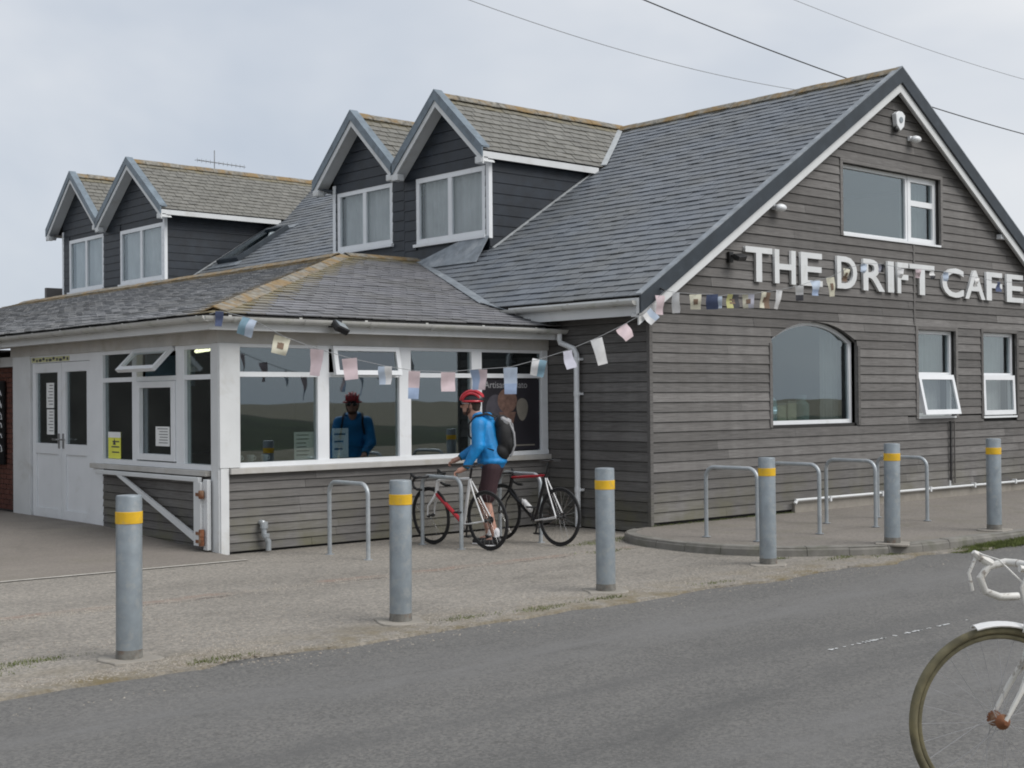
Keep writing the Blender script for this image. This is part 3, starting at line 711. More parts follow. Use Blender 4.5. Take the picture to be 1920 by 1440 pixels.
cbox((XE, VO+.06, 2.70), (XE+.025, 2.3, ZE-.02), 'fascia', 'white'); cbox((XE+.026, VO+.05, 2.73), (-.03, 2.3, 2.75), 'soffit', 'offw')
mb = MB(); mb.prism([(XE-.05, VO+.004, ZE-.03), (XE-.05, VO+.004, ZE-.24), (XE+.28, VO+.004, ZE-.24), (XE+.28, VO+.004, roofz(XE+.28)-.18)], (0, .05, 0)); mb.obj('box_end', M['white'], CAFE)
cbox((-5.003, 1.795, 2.335), (-.03, 1.85, 2.475), 'head_board', 'offw'); cbox((-5.0, 1.80, 2.335), (-4.95, 7.7, 2.475), 'head_board', 'offw')
cbox((.0, 1.82, 2.4), (-.04, 1.95, 2.9), 'upstand', 'verge')
# downpipe
dpx = U(1082, 800, 0, -.10); dy = dpx.y
mb = MB(); mb.tube([(-.12, EY-.06, 2.56), (-.12, EY-.06, 2.47), (-.12, EY-.08, 2.42), (-.10, dy+.05, 2.34), (-.10, dy, 2.27), (-.10, dy, 1.2), (-.10, dy, .02)], .037, 12); mb.obj('downpipe', M['pvc'], CAFE, smooth=True)
for z in (1.75, .5, 2.2):
    mb = MB(); mb.lathe([(.043, -.03), (.043, .03)], (-.10, dy, z), 12); mb.box((-.1, dy-.055, z-.015), (-.03, dy+.055, z+.015)); mb.obj('pipe_bracket', M['pvc'], CAFE)

# valley lead
def strip3(pts, w, name, m_, th=.01, up=.02):
    pts = [Vector(p) for p in pts]; mb = MB()
    for i in range(len(pts)-1):
        a, b = pts[i]+Vector((0, 0, up)), pts[i+1]+Vector((0, 0, up)); d = (b-a).normalized(); sdv = d.cross(Vector((0, 0, 1))).normalized()*w/2
        mb.prism([a-sdv, b-sdv, b+sdv, a+sdv], (0, 0, th))
    return mb.obj(name, m_, CAFE)
zf = lambda y: EZ+(y-EY)*(TZ-EZ)/(TY-EY)
strip3([(-.08, 1.62, zf(1.62)+.01), (-.3, 2.8, zf(2.8)+.02), (.5, 4.57, zf(4.57)+.02), (1.38, 6.5, TZ+.02)], .16, 'valley_flashing', M['lead'], up=.012)

strip3([(3.80, 4.50, 5.60), (4.6, 5.05, 6.10), (5.42, 5.63, 6.62)], .10, 'valley_flashing', M['zinc'], up=.0)
# ridge tiles
def tile_mesh(L_, hw=.14, drop=.085, th=.014, name='ridge_tile', m_=None):
    mb = MB(); prof = [(-hw, -drop), (-hw*.42, -.012), (0, .012), (hw*.42, -.012), (hw, -drop)]; lo = [(a, b-th) for a, b in prof[::-1]]
    ring = prof+lo; k = len(ring); mb.add([(x, a, b) for x in (0, L_) for a, b in ring], [(i, (i+1) % k, k+(i+1) % k, k+i) for i in range(k)]+[(0, 1, 2, 3, 4, 5, 6, 7, 8, 9), (19, 18, 17, 16, 15, 14, 13, 12, 11, 10)])
    return mb.mesh(name, m_ or M['ridge'])
def ridge(a, b, L_=.45, hw=.14, drop=.085, name='ridge_tile'):
    a, b = Vector(a), Vector(b); d = b-a; n = max(1, round(d.length/L_)); l = d.length/n; me = tile_mesh(l-.008, hw, drop, name=name)
    for i in range(n):
        q = a+d*(i/n)+Vector((0, 0, random.uniform(-.004, .006))); e = d.to_track_quat('X', 'Z').to_euler()
        e.x += random.uniform(-.02, .02); inst(name, me, CAFE, q, e)
ridge((XR, VO+.0, ZR+.045), (XR, 12.9, ZR+.045), .45, .16, .10)
ridge((XR2, 12.9, ZR2+.04), (XR2, 22.2, ZR2+.04))
ridge((EX+.12, EY+.12, EZ+.075), (TX, TY, TZ+.03), .4, .15, .045, 'hip_tile')
ridge((TX+.05, TY, TZ+.045), (1.35, TY, TZ+.045), .4, .15, .05); ridge((TX, TY+.1, TZ+.045), (TX, 19.4, TZ+.04), .42, .16, .06)

# ---- dormers
def dormer(yc, hs, ze, zr, win, wallY, base, sides, lead=False, label=None):
    """yc centre, hs half span at the verge, ze/zr eave and ridge, win=(y0,y1,z0,z1), wallY=(y0,y1)"""
    D = bpy.data.objects.new('dormer', None); COL.objects.link(D); D.parent = CAFE; reg(D, (0, 0, 0)); D['label'] = label
    X0, XF = 1.15, 1.4; xe_ = (ze-ZE)/TT+XE; xr_ = (zr-ZE)/TT+XE
    FR = Fr((XF, 0, 0), (0, 1, 0), (0, 0, 1), (-1, 0, 0)); K = (zr-ze)/hs
    for sg in (-1, 1):
        ye = yc+sg*hs; P_ = [(X0, ye, ze), (xe_, ye, ze), (xr_, yc, zr), (X0, yc, zr)]
        r_ = roof_part('dormer_roof', P_, drop=.014); r_.parent = CAFE
        if sg == -1 or True:
            slates(r_, P_, 'slate_d', ew=.15, sw=.2, lichf=lambda c: .55*max(0, 1-(zr-c.z)/.22)+.16)
    ridge((X0-.02, yc, zr+.04), (xr_, yc, zr+.04), .42, .13, .09)
    # face: dark cladding boards around the window, each a piece
    y0, y1 = wallY; wy0, wy1, wz0, wz1 = win
    gp = [(y0, base), (y1, base), (y1, ze+(hs-abs(y1-yc))*K-.05), (yc, zr-.07), (y0, ze+(hs-abs(y0-yc))*K-.05)]
    mb = MB()
    for (a, b, c, d) in ((y0, wy0, base, 9), (wy1, y1, base, 9), (wy0, wy1, base, wz0), (wy0, wy1, wz1, 9)):
        q = clip([(a, c), (b, c), (b, d), (a, d)], ccw(gp))
        if len(q) > 2: mb.prism([FR.P(p[0], p[1], -.1) for p in q], FR.w*.09)
    mb.obj('dormer_face', M['clad'], D)
    z = base
    while z < zr:
        z1 = z+.168
        segs = [(y0, y1)] if (z1 < wz0+.02 or z > wz1-.02) else [(y0, wy0), (wy1, y1)]
        for a, b in segs:
            q = clip([(a, max(z, base)), (b, max(z, base)), (b, z1-.006), (a, z1-.006)], ccw(gp))
            if len(q) < 3 or area(ccw(q)) < .004: continue
            mb = MB(); k = len(q); h = lambda v_: .014-(v_-z)/.17*.010
            mb.add([FR.P(p[0], p[1], h(p[1])) for p in q]+[FR.P(p[0], p[1], -.009) for p in q], [tuple(range(k)), tuple(range(2*k-1, k-1, -1))]+[(i, k+i, k+(i+1) % k, (i+1) % k) for i in range(k)])
            mb.obj('cladding_board', M['clad'], D)
        z += .17
    # cheeks
    for sg, yy in (sides):
        CF = Fr((0, yy, 0), (1, 0, 0), (0, 0, 1), (0, sg, 0)); tri = [(XF, roofz(XF)-.05), (XF+.001, ze+.0), (xe_+.1, ze+.0)]
        tri = [(XF, roofz(XF)-.03), (xe_+.05, ze), (XF, ze)]
        mb = MB(); mb.prism([CF.P(p[0], p[1], -.06) for p in tri], CF.w*.055); mb.obj('cheek', M['clad'], D)
        z = roofz(XF)-.1
        while z < ze:
            q = clip([(XF-.01, z), (9, z), (9, z+.164), (XF-.01, z+.164)], ccw(tri))
            if len(q) > 2 and area(ccw(q)) > .003:
                mb = MB(); k = len(q); h = lambda v_: .014-(v_-z)/.17*.010
                mb.add([CF.P(p[0], p[1], h(p[1])) for p in q]+[CF.P(p[0], p[1], -.004) for p in q], [tuple(range(k)), tuple(range(2*k-1, k-1, -1))]+[(i, k+i, k+(i+1) % k, (i+1) % k) for i in range(k)])
                mb.obj('cladding_board', M['clad'], D)
            z += .17
        # lead soaker along the foot
        a = CF.P(XF+.02, roofz(XF+.02)+.02, .03); b = CF.P(xe_, roofz(xe_)+.02, .03)
        mb = MB(); mb.prism([a, b, b+CF.w*.05, a+CF.w*.05], (0, 0, .02)); mb.obj('soaker', M['zinc'], D)
        # eave board
        ye = yc+sg*hs; mb = MB(); mb.box((X0, min(ye, ye-sg*.02), ze-.115), (xe_-.12, max(ye, ye-sg*.02), ze-.012)); mb.obj('eave_board', M['white'], D)
        mb = MB(); mb.box((X0+.02, min(ye-sg*.02, yy), ze-.10), (xe_-.1, max(ye-sg*.02, yy), ze-.085)); mb.obj('eave_soffit', M['verge'], D)
    # bargeboards and blue verge
    for sg in (-1, 1):
        a = Vector((0, yc+sg*(hs+.015), ze-.015*K)); b = Vector((0, yc, zr))
        for nm, d0, d1, x0, x1, mm in (('verge_trim', -.075, .09, X0-.035, X0-.004, 'blueverge'), ('verge_top', -.088, -.06, X0-.037, X0+.13, 'blueverge'), ('bargeboard', .092, .20, X0-.012, X0+.014, 'white')):
            mb = MB(); q = [a-Vector((0, 0, d0)), b-Vector((0, 0, d0)), b-Vector((0, 0, d1)), a-Vector((0, 0, d1))]
            mb.prism([(x0, p.y, p.z) for p in q], (x1-x0, 0, 0)); mb.obj(nm, M[mm], D)
        mb = MB(); q = [a-Vector((0, 0, .15)), b-Vector((0, 0, .15)), b-Vector((0, 0, .165)), a-Vector((0, 0, .165))]
        mb.prism([(X0+.015, p.y, p.z) for p in q], (XF-X0-.03, 0, 0)); mb.obj('verge_soffit', M['white'], D)
        ex = yc+sg*hs; mb = MB(); mb.box((X0-.03, min(ex, ex-sg*.16), ze-.2), (X0+.12, max(ex, ex-sg*.16), ze-.09)); mb.obj('box_end', M['white'], D, bevel=.01)
    # window
    window_parts(D, FR, wy0, wy1, wz0, wz1, .005, [(wy0+wy1)/2], [], .082, M['glassd'], depth=.06)
    mb = MB(); FR.box(mb, wy0-.03, wy1+.03, wz0-.05, wz0, -.02, .06); mb.obj('window_sill', M['pvc'], D)
    mb = MB(); nn = 60; ys_ = [wy0+.03+(wy1-wy0-.06)*i/nn for i in range(nn+1)]
    vs = [FR.P(y, z, -.14+.022*math.sin(i*1.15+.8*math.sin(i*.4))) for z in (wz0, wz1) for i, y in enumerate(ys_)]
    mb.add(vs, [(i, i+1, nn+2+i, nn+1+i) for i in range(nn)]); mb.obj('curtain', M['curtain'], D, recalc=False)
    if sides[0][0] == -1: mb = MB(); FR.box(mb, y0-.015, y0+.055, base+.2, ze-.02, -.05, .022); mb.obj('corner_trim', M['pvc'], D)
    else: mb = MB(); FR.box(mb, y1-.07, y1+.015, base+.2, ze-.02, -.05, .022); mb.obj('corner_trim', M['pvc'], D)
    if lead:
        mb = MB(); a = FR.P(wy0-.1, wz0-.06, .02); b = FR.P(y0, wz0-.06, .02)
        q = [(1.37, wy0+.55, wz0-.04), (1.37, y0-.02, wz0-.04), (1.02, y0-.12, roofz(1.02)+.03), (1.02, wy0+1.2, roofz(1.02)+.03), (1.2, wy0+1.5, roofz(1.2)+.05)]
        mb.prism(q, (-.004, 0, .012)); mb.obj('lead_apron', M['lead'], D)
    return D
def window_parts(parent, fr, u0, u1, v0, v1, w, mull, trans, t=.05, glass=None, depth=.06, pane=True, blocks=None):
    """outer frame, mullions, transoms, one pane per light; w = outer face"""
    mb = MB()
    fr.box(mb, u0, u1, v0, v0+t, w-depth, w); fr.box(mb, u0, u1, v1-t, v1, w-depth, w)
    fr.box(mb, u0, u0+t, v0+t, v1-t, w-depth, w); fr.box(mb, u1-t, u1, v0+t, v1-t, w-depth, w); mb.obj('window_frame', M['pvc'], parent, recalc=True)
    ms = [u0+t]+sum([[x-t*.6, x+t*.6] for x in mull], [])+[u1-t]; ts = [v0+t]+sum([[z-t*.5, z+t*.5] for z in trans], [])+[v1-t]
    for x in mull: mb = MB(); fr.box(mb, x-t*.6, x+t*.6, v0+t, v1-t, w-depth, w-.003); mb.obj('mullion', M['pvc'], parent)
    for z in trans:
        for i in range(0, len(ms), 2): mb = MB(); fr.box(mb, ms[i], ms[i+1], z-t*.5, z+t*.5, w-depth, w-.005); mb.obj('transom', M['pvc'], parent)
    if pane:
        for i in range(0, len(ms), 2):
            for j in range(0, len(ts), 2):
                mb = MB(); fr.box(mb, ms[i]+.002, ms[i+1]-.002, ts[j]+.002, ts[j+1]-.002, w-.04, w-.034); mb.obj('pane', glass or M['glass'], parent)
dormer(5.69, 1.17, 5.56, 6.62, (4.75, 6.54, 4.28, 5.38), (4.66, 6.86), 4.02, [(-1, 4.66)], lead=True, label='dormer nearest the gable, with two curtained panes and a lead apron')
dormer(8.06, 1.2, 5.58, 6.68, (7.2, 8.87, 4.36, 5.42), (6.865, 8.98), 4.05, [(1, 8.98)], label='left dormer of the nearer pair')
dormer(16.80, 1.62, 5.83, 7.08, (15.58, 17.68, 4.37, 5.60), (15.5, 18.4), 4.05, [(-1, 15.5)], label='right dormer of the farther pair, with a long mossy roof')
dormer(19.83, 1.41, 5.9, 7.16, (18.55, 20.48, 4.37, 5.64), (18.405, 20.85), 4.05, [(1, 20.85)], label='farthest left dormer, yellow lichen on its roof')
# skylight beside the farther dormer pair
c = Vector((3.05, 14.55, roofz(3.05))); ang = math.atan(TT)
T_ = Matrix.Translation(c) @ Matrix.Rotation(-ang, 4, 'Y')
sk = bpy.data.objects.new('skylight', None); COL.objects.link(sk); sk.parent = CAFE; reg(sk, (0, 0, 0))
mb = MB(); 
for b_ in (((-.75, -.45, .02), (-.67, .45, .12)), ((.67, -.45, .02), (.75, .45, .12)), ((-.67, -.45, .02), (.67, -.37, .12)), ((-.67, .37, .02), (.67, .45, .12))): mb.box(*b_, M=T_)
mb.obj('skylight_frame', M['verge'], sk); mb = MB(); mb.box((-.67, -.37, .07), (.67, .37, .08), M=T_); mb.obj('pane', M['glass'], sk)
for b_ in (((-.95, -.6, .02), (-.76, .6, .035)), ((.76, -.6, .02), (.95, .6, .035))): mb = MB(); mb.box(*b_, M=T_); mb.obj('skylight_flashing', M['lead'], sk)

# ---- gable windows
def part(name, parent=CAFE, label=None):
    o = bpy.data.objects.new(name, None); COL.objects.link(o); o.parent = parent; reg(o, (0, 0, 0))
    if label: o['label'] = label
    return o
for (a, b, c_, d) in (UW, BW, CW):
    for (p, q, e_, f_) in ((a-.065, a-.004, c_-.03, d+.06), (b+.004, b+.065, c_-.03, d+.06), (a-.004, b+.004, d+.004, d+.06)):
        mb = MB(); GF.box(mb, p, q, e_, f_, -.01, .032); mb.obj('window_trim', M['timx'], CAFE)
for p, e_, f_ in ((AW[0]-.06, 1.27, 2.42), (AW[1]+.004, 1.27, 2.42)):
    mb = MB(); GF.box(mb, p, p+.056, e_, f_, -.01, .032); mb.obj('window_trim', M['timx'], CAFE)
mb = MB(); GF.box(mb, 5.93, 5.97, 2.78, 4.0, .0, .03); mb.obj('cover_batten', M['timx'], CAFE)
w1 = part('window', label='wide upstairs window with a small two light casement at its right')
window_parts(w1, GF, UW[0], 5.93, UW[2], UW[3], -.07, [], [], .05); window_parts(w1, GF, 5.932, UW[1], UW[2], UW[3], -.062, [], [4.66], .085)
mb = MB(); GF.box(mb, UW[0], UW[1], UW[2]-.03, UW[2], -.12, .035); mb.obj('window_sill', M['pvc'], w1)
for nm, Wd in (('casement window over an outward tilted bottom sash', BW), ('rightmost ground floor window on the gable', CW)):
    w2 = part('window', label=nm); u0, u1, v0, v1 = Wd; zm = 2.02
    window_parts(w2, GF, u0, u1, v0, v1, -.055, [], [zm], .055, pane=False)
    mb = MB(); GF.box(mb, u0+.055, u1-.055, zm+.03, v1-.055, -.095, -.089); mb.obj('pane', M['glass'], w2)
    # opening sash: hinged at the transom, pushed out at the bottom
    if Wd is BW: tl = .21
    else: tl = .03
    hz = zm-.01; L_ = hz-v0-.02
    def sp(a, q, w_): return GF.P(a, hz-q*math.cos(tl)+w_*math.sin(tl)*0, -.045+q*math.sin(tl)+w_)
    mb = MB()
    for (a, b, q0, q1) in ((u0+.03, u1-.03, 0, .075), (u0+.03, u1-.03, L_-.075, L_), (u0+.03, u0+.095, .075, L_-.075), (u1-.095, u1-.03, .075, L_-.075)):
        mb.add([sp(x, q, w_) for w_ in (0, .05) for q in (q0, q1) for x in (a, b)], [(0,2,3,1),(4,5,7,6),(0,1,5,4),(2,6,7,3),(0,4,6,2),(1,3,7,5)])
    mb.obj('sash', M['pvc'], w2); mb = MB(); mb.add([sp(x, q, .025) for q in (.075, L_-.075) for x in (u0+.095, u1-.095)], [(0, 1, 3, 2)]); mb.obj('pane', M['glass'], w2, recalc=False)
    mb = MB(); GF.box(mb, u0-.0, u1+.0, v0-.03, v0, -.1, .03); mb.obj('window_sill', M['pvc'], w2)
# arched window
w3 = part('window', label='arched picture window of the gable'); ac, aw, spr, crn, _ = arch; hgt = crn-spr; R_ = (aw*aw+hgt*hgt)/(2*hgt); zc_ = crn-R_
th0 = math.asin(aw/R_); arc = [(ac+R_*math.sin(-th0+2*th0*i/24), zc_+R_*math.cos(-th0+2*th0*i/24)) for i in range(25)]
outl = [(AW[1], AW[2]), (AW[0], AW[2])]+arc; t = .055
inn = [(AW[1]-t, AW[2]+t), (AW[0]+t, AW[2]+t)]+[(ac+(R_-t)*math.sin(a_), zc_+(R_-t)*math.cos(a_)) for a_ in [(-th0+2*th0*i/24)*(aw-t)/aw for i in range(25)]]
mb = MB(); k = len(outl); vs = [GF.P(*p, w_) for w_ in (-.14, -.085) for pl in (outl, inn) for p in pl]
fs = []
for i in range(k):
    j = (i+1) % k; fs += [(i, j, k+j, k+i), (2*k+i, 2*k+j, 3*k+j, 3*k+i), (i, j, 2*k+j, 2*k+i), (k+i, k+j, 3*k+j, 3*k+i)]
mb.add(vs, fs); mb.obj('window_frame', M['pvc'], w3)
mb = MB(); mb.prism([GF.P(*p, -.12) for p in inn], GF.w*.006); mb.obj('pane', M['glass'], w3)
mb = MB(); vs = [GF.P(*p, w_) for w_ in (-.15, -.001) for p in outl[1:]+outl[:1]]; mb.add(vs, [(i, i+1, k+i+1, k+i) for i in range(k-1)]); mb.obj('reveal', M['timx'], w3, recalc=False)
mb = MB()
for i in range(len(arc)-1): mb.prism([GF.P(arc[i][0], arc[i][1], -.16), GF.P(arc[i+1][0], arc[i+1][1], -.16), GF.P(arc[i+1][0], 2.76, -.16), GF.P(arc[i][0], 2.76, -.16)], GF.w*.13)
mb.obj('arch_infill', M['dark'], w3)
# rooms behind
mb = MB()
for (a, b, c_, d) in ((1.2, 5.6, .8, 2.9), (5.7, 7.6, .8, 2.9), (7.65, 9.8, .8, 2.9), (3.2, 7.6, 3.6, 5.15)):
    dp = 2.6
    mb.add([(a, .17, c_), (b, .17, c_), (b, dp, c_), (a, dp, c_), (a, .17, d), (b, .17, d), (b, dp, d), (a, dp, d)], [(0, 1, 2, 3), (4, 7, 6, 5), (1, 5, 6, 2), (0, 3, 7, 4), (3, 2, 6, 7)])
mb.obj('rooms', M['inner'], CAFE, recalc=False)
def curtain(parent, fr, u0, u1, v0, v1, w, m_=None, n=26, amp=.015):
    mb = MB(); mb.add([fr.P(u0+(u1-u0)*i/n, z, w+amp*math.sin(i*1.7)) for z in (v0, v1) for i in range(n+1)], [(i, i+1, n+2+i, n+1+i) for i in range(n)]); return mb.obj('curtain', m_ or M['curtain'], parent, recalc=False)
curtain(w3, GF, 3.95, 4.4, 1.35, 2.7, -.3); curtain(w1, GF, 6.0, 6.7, 4.05, 5.0, -.25)
for u0, u1 in ((6.1, 7.1), (8.0, 9.0)): curtain(CAFE, GF, u0, u1, 1.4, 2.68, -.25)

# ---- extension glazing
w4 = part('glazed_front', label='white framed row of windows along the front of the extension')
Z0, Z1, ZT = .955, 2.335, 1.99
posts = [(-4.985, -4.73), (-3.69, -3.53), (-2.51, -2.33), (-1.36, -1.19), (-.15, -.035)]
for i, (a, b) in enumerate(posts):
    mb = MB(); FF.box(mb, a, b, Z0, Z1, -.07, .02 if i else .055); mb.obj('corner_post' if i == 0 else 'post', M['pvc' if i else 'white'], w4, bevel=.004)
mb = MB(); FF.box(mb, -4.975, -4.87, .0, .952, -.07, .05); mb.obj('corner_post_foot', M['white'], w4, bevel=.004)
mb = MB(); FF.box(mb, -4.735, -.035, .952, 1.005, -.08, .03); mb.obj('bottom_rail', M['pvc'], w4)
mb = MB(); FF.box(mb, -4.865, -.035, .885, .950, -.02, .085); mb.obj('window_sill', M['offw'], w4, bevel=.004)
for i in range(4):
    a, b = posts[i][1], posts[i+1][0]
    mb = MB(); FF.box(mb, a, b, 1.965, 2.02, -.06, .01); mb.obj('transom', M['pvc'], w4)
    mb = MB(); FF.box(mb, a, b, 2.295, Z1, -.06, .01); mb.obj('top_rail', M['pvc'], w4)
    mb = MB(); FF.box(mb, a+.001, b-.001, 1.006, 1.964, -.03, -.022); mb.obj('pane', M['glass'], w4)
    if i != 1: mb = MB(); FF.box(mb, a+.001, b-.001, 2.021, 2.294, -.03, -.022); mb.obj('pane', M['glass'], w4)
def tilt_sash(parent, fr, u0, u1, vt, L_, tl, t=.055, thick=.05, w0=.012):
    def sp(a, q, w_): return fr.P(a, vt-q*math.cos(tl)+w_*math.sin(tl), w0+q*math.sin(tl)+w_*math.cos(tl))
    mb = MB()
    for (a, b, q0, q1) in ((u0, u1, 0, t), (u0, u1, L_-t, L_), (u0, u0+t, t, L_-t), (u1-t, u1, t, L_-t)):
        mb.add([sp(x, q, w_) for w_ in (0, thick) for q in (q0, q1) for x in (a, b)], [(0,2,3,1),(4,5,7,6),(0,1,5,4),(2,6,7,3),(0,4,6,2),(1,3,7,5)])
    s_ = mb.obj('open_sash', M['pvc'], parent); mb = MB(); mb.add([sp(x, q, .025) for q in (t, L_-t) for x in (u0+t, u1-t)], [(0, 1, 3, 2)]); mb.obj('pane', M['glass'], parent, recalc=False); return s_
tilt_sash(w4, FF, -3.50, -2.54, 2.32, .345, .20)
w5 = part('glazed_side', label='white framed serving hatch windows beside the doors')
lposts = [(1.80, 1.97), (2.60, 2.80), (3.80, 3.92), (4.74, 5.12)]
for i, (a, b) in enumerate(lposts):
    mb = MB(); LF.box(mb, a, b, (0 if i == 0 else (.1 if i == 3 else Z0)), 2.335, -.07, .018 if i else .03); mb.obj('post', M['pvc' if i else 'white'], w5, bevel=.004)
mb = MB(); LF.box(mb, 1.97, 4.74, .925, .985, -.08, .028); mb.obj('bottom_rail', M['pvc'], w5)
mb = MB(); LF.box(mb, 2.0, 5.0, .862, .922, -.02, .08); mb.obj('window_sill', M['offw'], w5, bevel=.004)
for i in range(3):
    a, b = lposts[i][1], lposts[i+1][0]
    mb = MB(); LF.box(mb, a, b, 1.94, 1.995, -.06, .01); mb.obj('transom', M['pvc'], w5)
    mb = MB(); LF.box(mb, a, b, 2.285, 2.335, -.06, .01); mb.obj('top_rail', M['pvc'], w5)
    if i != 1: mb = MB(); LF.box(mb, a+.001, b-.001, 1.996, 2.284, -.03, -.022); mb.obj('pane', M['glass'], w5)
    mb = MB(); LF.box(mb, a+.001, b-.001, .986, 1.939, -.03, -.022); mb.obj('pane', M['glass'], w5)
tilt_sash(w5, LF, 2.83, 3.78, 2.30, .36, .78)
mb = MB()      # hatch casement frame
for (a, b, c_, d) in ((2.805, 3.795, 1.00, 1.075), (2.805, 3.795, 1.86, 1.935), (2.805, 2.90, 1.075, 1.86), (3.70, 3.795, 1.075, 1.86)): LF.box(mb, a, b, c_, d, -.02, .035)
mb.obj('hatch_frame', M['pvc'], w5, bevel=.003)
# doors
mb = MB(); LF.box(mb, 7.02, 7.62, .08, 2.335, -.07, .04); mb.obj('end_post', M['white'], CAFE, bevel=.004)
mb = MB(); LF.box(mb, 5.12, 7.02, 2.235, 2.335, -.06, .01); mb.obj('door_head', M['pvc'], CAFE)
for a, b, hs_ in ((5.13, 6.03, 1), (6.045, 7.01, -1)):
    d_ = part('door', label='white half glazed door, '+('right' if hs_ == 1 else 'left')+' leaf of the pair'); mb = MB(); zb, zt = .13, 2.23; t = .12
    for (p, q, c_, e_) in ((a, b, zt-.13, zt), (a, b, 1.0, 1.14), (a, b, zb, zb+.13), (a, a+t, zb+.13, 1.0), (b-t, b, zb+.13, 1.0), (a, a+t, 1.14, zt-.13), (b-t, b, 1.14, zt-.13)): LF.box(mb, p, q, c_, e_, -.055, .0)
    mb.obj('door_frame', M['pvc'], d_, bevel=.002)
    mb = MB(); LF.box(mb, a+t+.002, b-t-.002, 1.142, zt-.132, -.035, -.028); mb.obj('pane', M['glass'], d_)
    mb = MB(); LF.box(mb, a+t+.002, b-t-.002, zb+.132, .998, -.045, -.018); mb.obj('door_panel', M['pvc'], d_)
    mb = MB(); hx = b-.06 if hs_ == 1 else a+.06; LF.box(mb, hx-.02, hx+.02, 1.08, 1.28, .0, .012)
    mb.tube([LF.P(hx, 1.2, .0), LF.P(hx, 1.2, .05), LF.P(hx+(-.13 if hs_ == 1 else .13), 1.2, .05)], .011, 8); mb.obj('handle', M['steel'], d_)
mb = MB(); LF.box(mb, 5.12, 7.02, .06, .125, -.12, .06); mb.obj('threshold', M['orange'], CAFE)
# interior of the extension
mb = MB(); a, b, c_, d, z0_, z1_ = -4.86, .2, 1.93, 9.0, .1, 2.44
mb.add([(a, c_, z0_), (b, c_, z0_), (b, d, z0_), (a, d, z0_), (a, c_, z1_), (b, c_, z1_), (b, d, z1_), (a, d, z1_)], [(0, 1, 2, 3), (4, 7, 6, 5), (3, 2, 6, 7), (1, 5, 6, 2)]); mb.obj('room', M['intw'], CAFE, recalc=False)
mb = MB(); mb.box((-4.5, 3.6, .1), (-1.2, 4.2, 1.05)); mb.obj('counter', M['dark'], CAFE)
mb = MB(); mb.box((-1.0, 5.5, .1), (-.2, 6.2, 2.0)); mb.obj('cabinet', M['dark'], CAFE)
mb = MB(); mb.box((-4.3, 4.9, 1.9), (-3.6, 4.93, 2.3)); mb.obj('menu_board', plain('pale_blue_board', (.30, .48, .66), .7), CAFE)
mb = MB(); mb.box((-3.0, 5.6, 1.3), (-1.6, 5.63, 2.0)); mb.obj('chalk_board', M['black'], CAFE)
tube_m = emit('lit_tube', (1, .93, .62), 3.5)
ft = thing('strip_light', 'lit fluorescent tube on the ceiling behind the corner windows', 'lamp', (-4.3, 2.9, 2.32))
mb = MB(); mb.tube([(-4.72, 2.25, 2.30), (-4.42, 3.35, 2.30)], .022, 8); mb.obj('tube', tube_m, ft); mb = MB(); mb.box((-.03, -.6, .03), (.03, .6, .08), M=Matrix.Translation((-4.57, 2.8, 2.3)) @ Matrix.Rotation(-.266, 4, 'Z')); mb.obj('batten', M['pvc'], ft)

# ---- lay the slates: the 300 that show largest are pieces of their own, the rest one mesh
SL.sort(key=lambda s_: -s_[0])
for (sc, vs, fs, rn, li, roof, mk) in SL[:300]:
    mb = MB(); mb.add(vs, fs, rn, li); mb.obj('slate', M[mk], roof, attr=True, recalc=False)
rest = MB(); mi = []
keys = ['slate', 'slate_c', 'slate_d', 'slate_l']
for (sc, vs, fs, rn, li, roof, mk) in SL[300:]:
    rest.add(vs, fs, rn, li); mi += [keys.index(mk)]*len(fs)
o = rest.obj('slate_covering', M['slate'], CAFE, attr=True, recalc=False, kind='stuff')
o.data.materials.append(M['slate_c']); o.data.materials.append(M['slate_d']); o.data.materials.append(M['slate_l']); o.data.polygons.foreach_set('material_index', mi)

# ------------------------------------------------------------------ neighbours
nb = thing('brick_building', 'dark red brick wall of the neighbouring building at the left edge', 'building', (-4.7, 9, 0))
NF = Fr((-4.72, 0, 0), (0, 1, 0), (0, 0, 1), (-1, 0, 0))
mb = MB(); NF.box(mb, 7.64, 12, -.0, 2.3, -.1, -.012); mb.obj('wall', M['mortar'], nb)
bme = {}
def brick_mesh(L_):
    if L_ not in bme: mb = MB(); mb.box((0, 0, 0), (.03, L_, .065)); bme[L_] = mb.mesh('brick', M['brick'])
    return bme[L_]
for r in range(28):
    y = 7.66; z = .12+r*.075
    if r % 2: inst('brick', brick_mesh(.1), nb, (-4.735, y, z)); y += .1125
    while y < 9.9: inst('brick', brick_mesh(.215), nb, (-4.735+random.uniform(-.002, .002), y, z)); y += .225
mb = MB(); NF.box(mb, 7.64, 12, 2.22, 2.36, .0, .12); mb.obj('fascia', M['white'], nb)
mb = MB(); mb.box((-19, 10.4, 0), (-5.5, 17, 3.6)); mb.obj('unseen_wing_wall', M['wing_dark'], nb)  # unseen wing, added so the hatch and door panes reflect something dark
mb = MB(); mb.prism([(-19.3, 10.0, 3.6), (-5.45, 10.0, 3.6), (-5.45, 13.7, 5.0), (-19.3, 13.7, 5.0)], (0, 0, .12)); mb.obj('unseen_wing_roof', M['verge'], nb)  # roof of the added out-of-view wing
cb = thing('hanging_sign', 'black board with white hand lettering on the brick wall', 'sign', (-4.8, 8.8, 1.5))
mb = MB(); NF.box(mb, 8.52, 9.3, .78, 2.02, .04, .07); mb.obj('board', M['black'], cb)
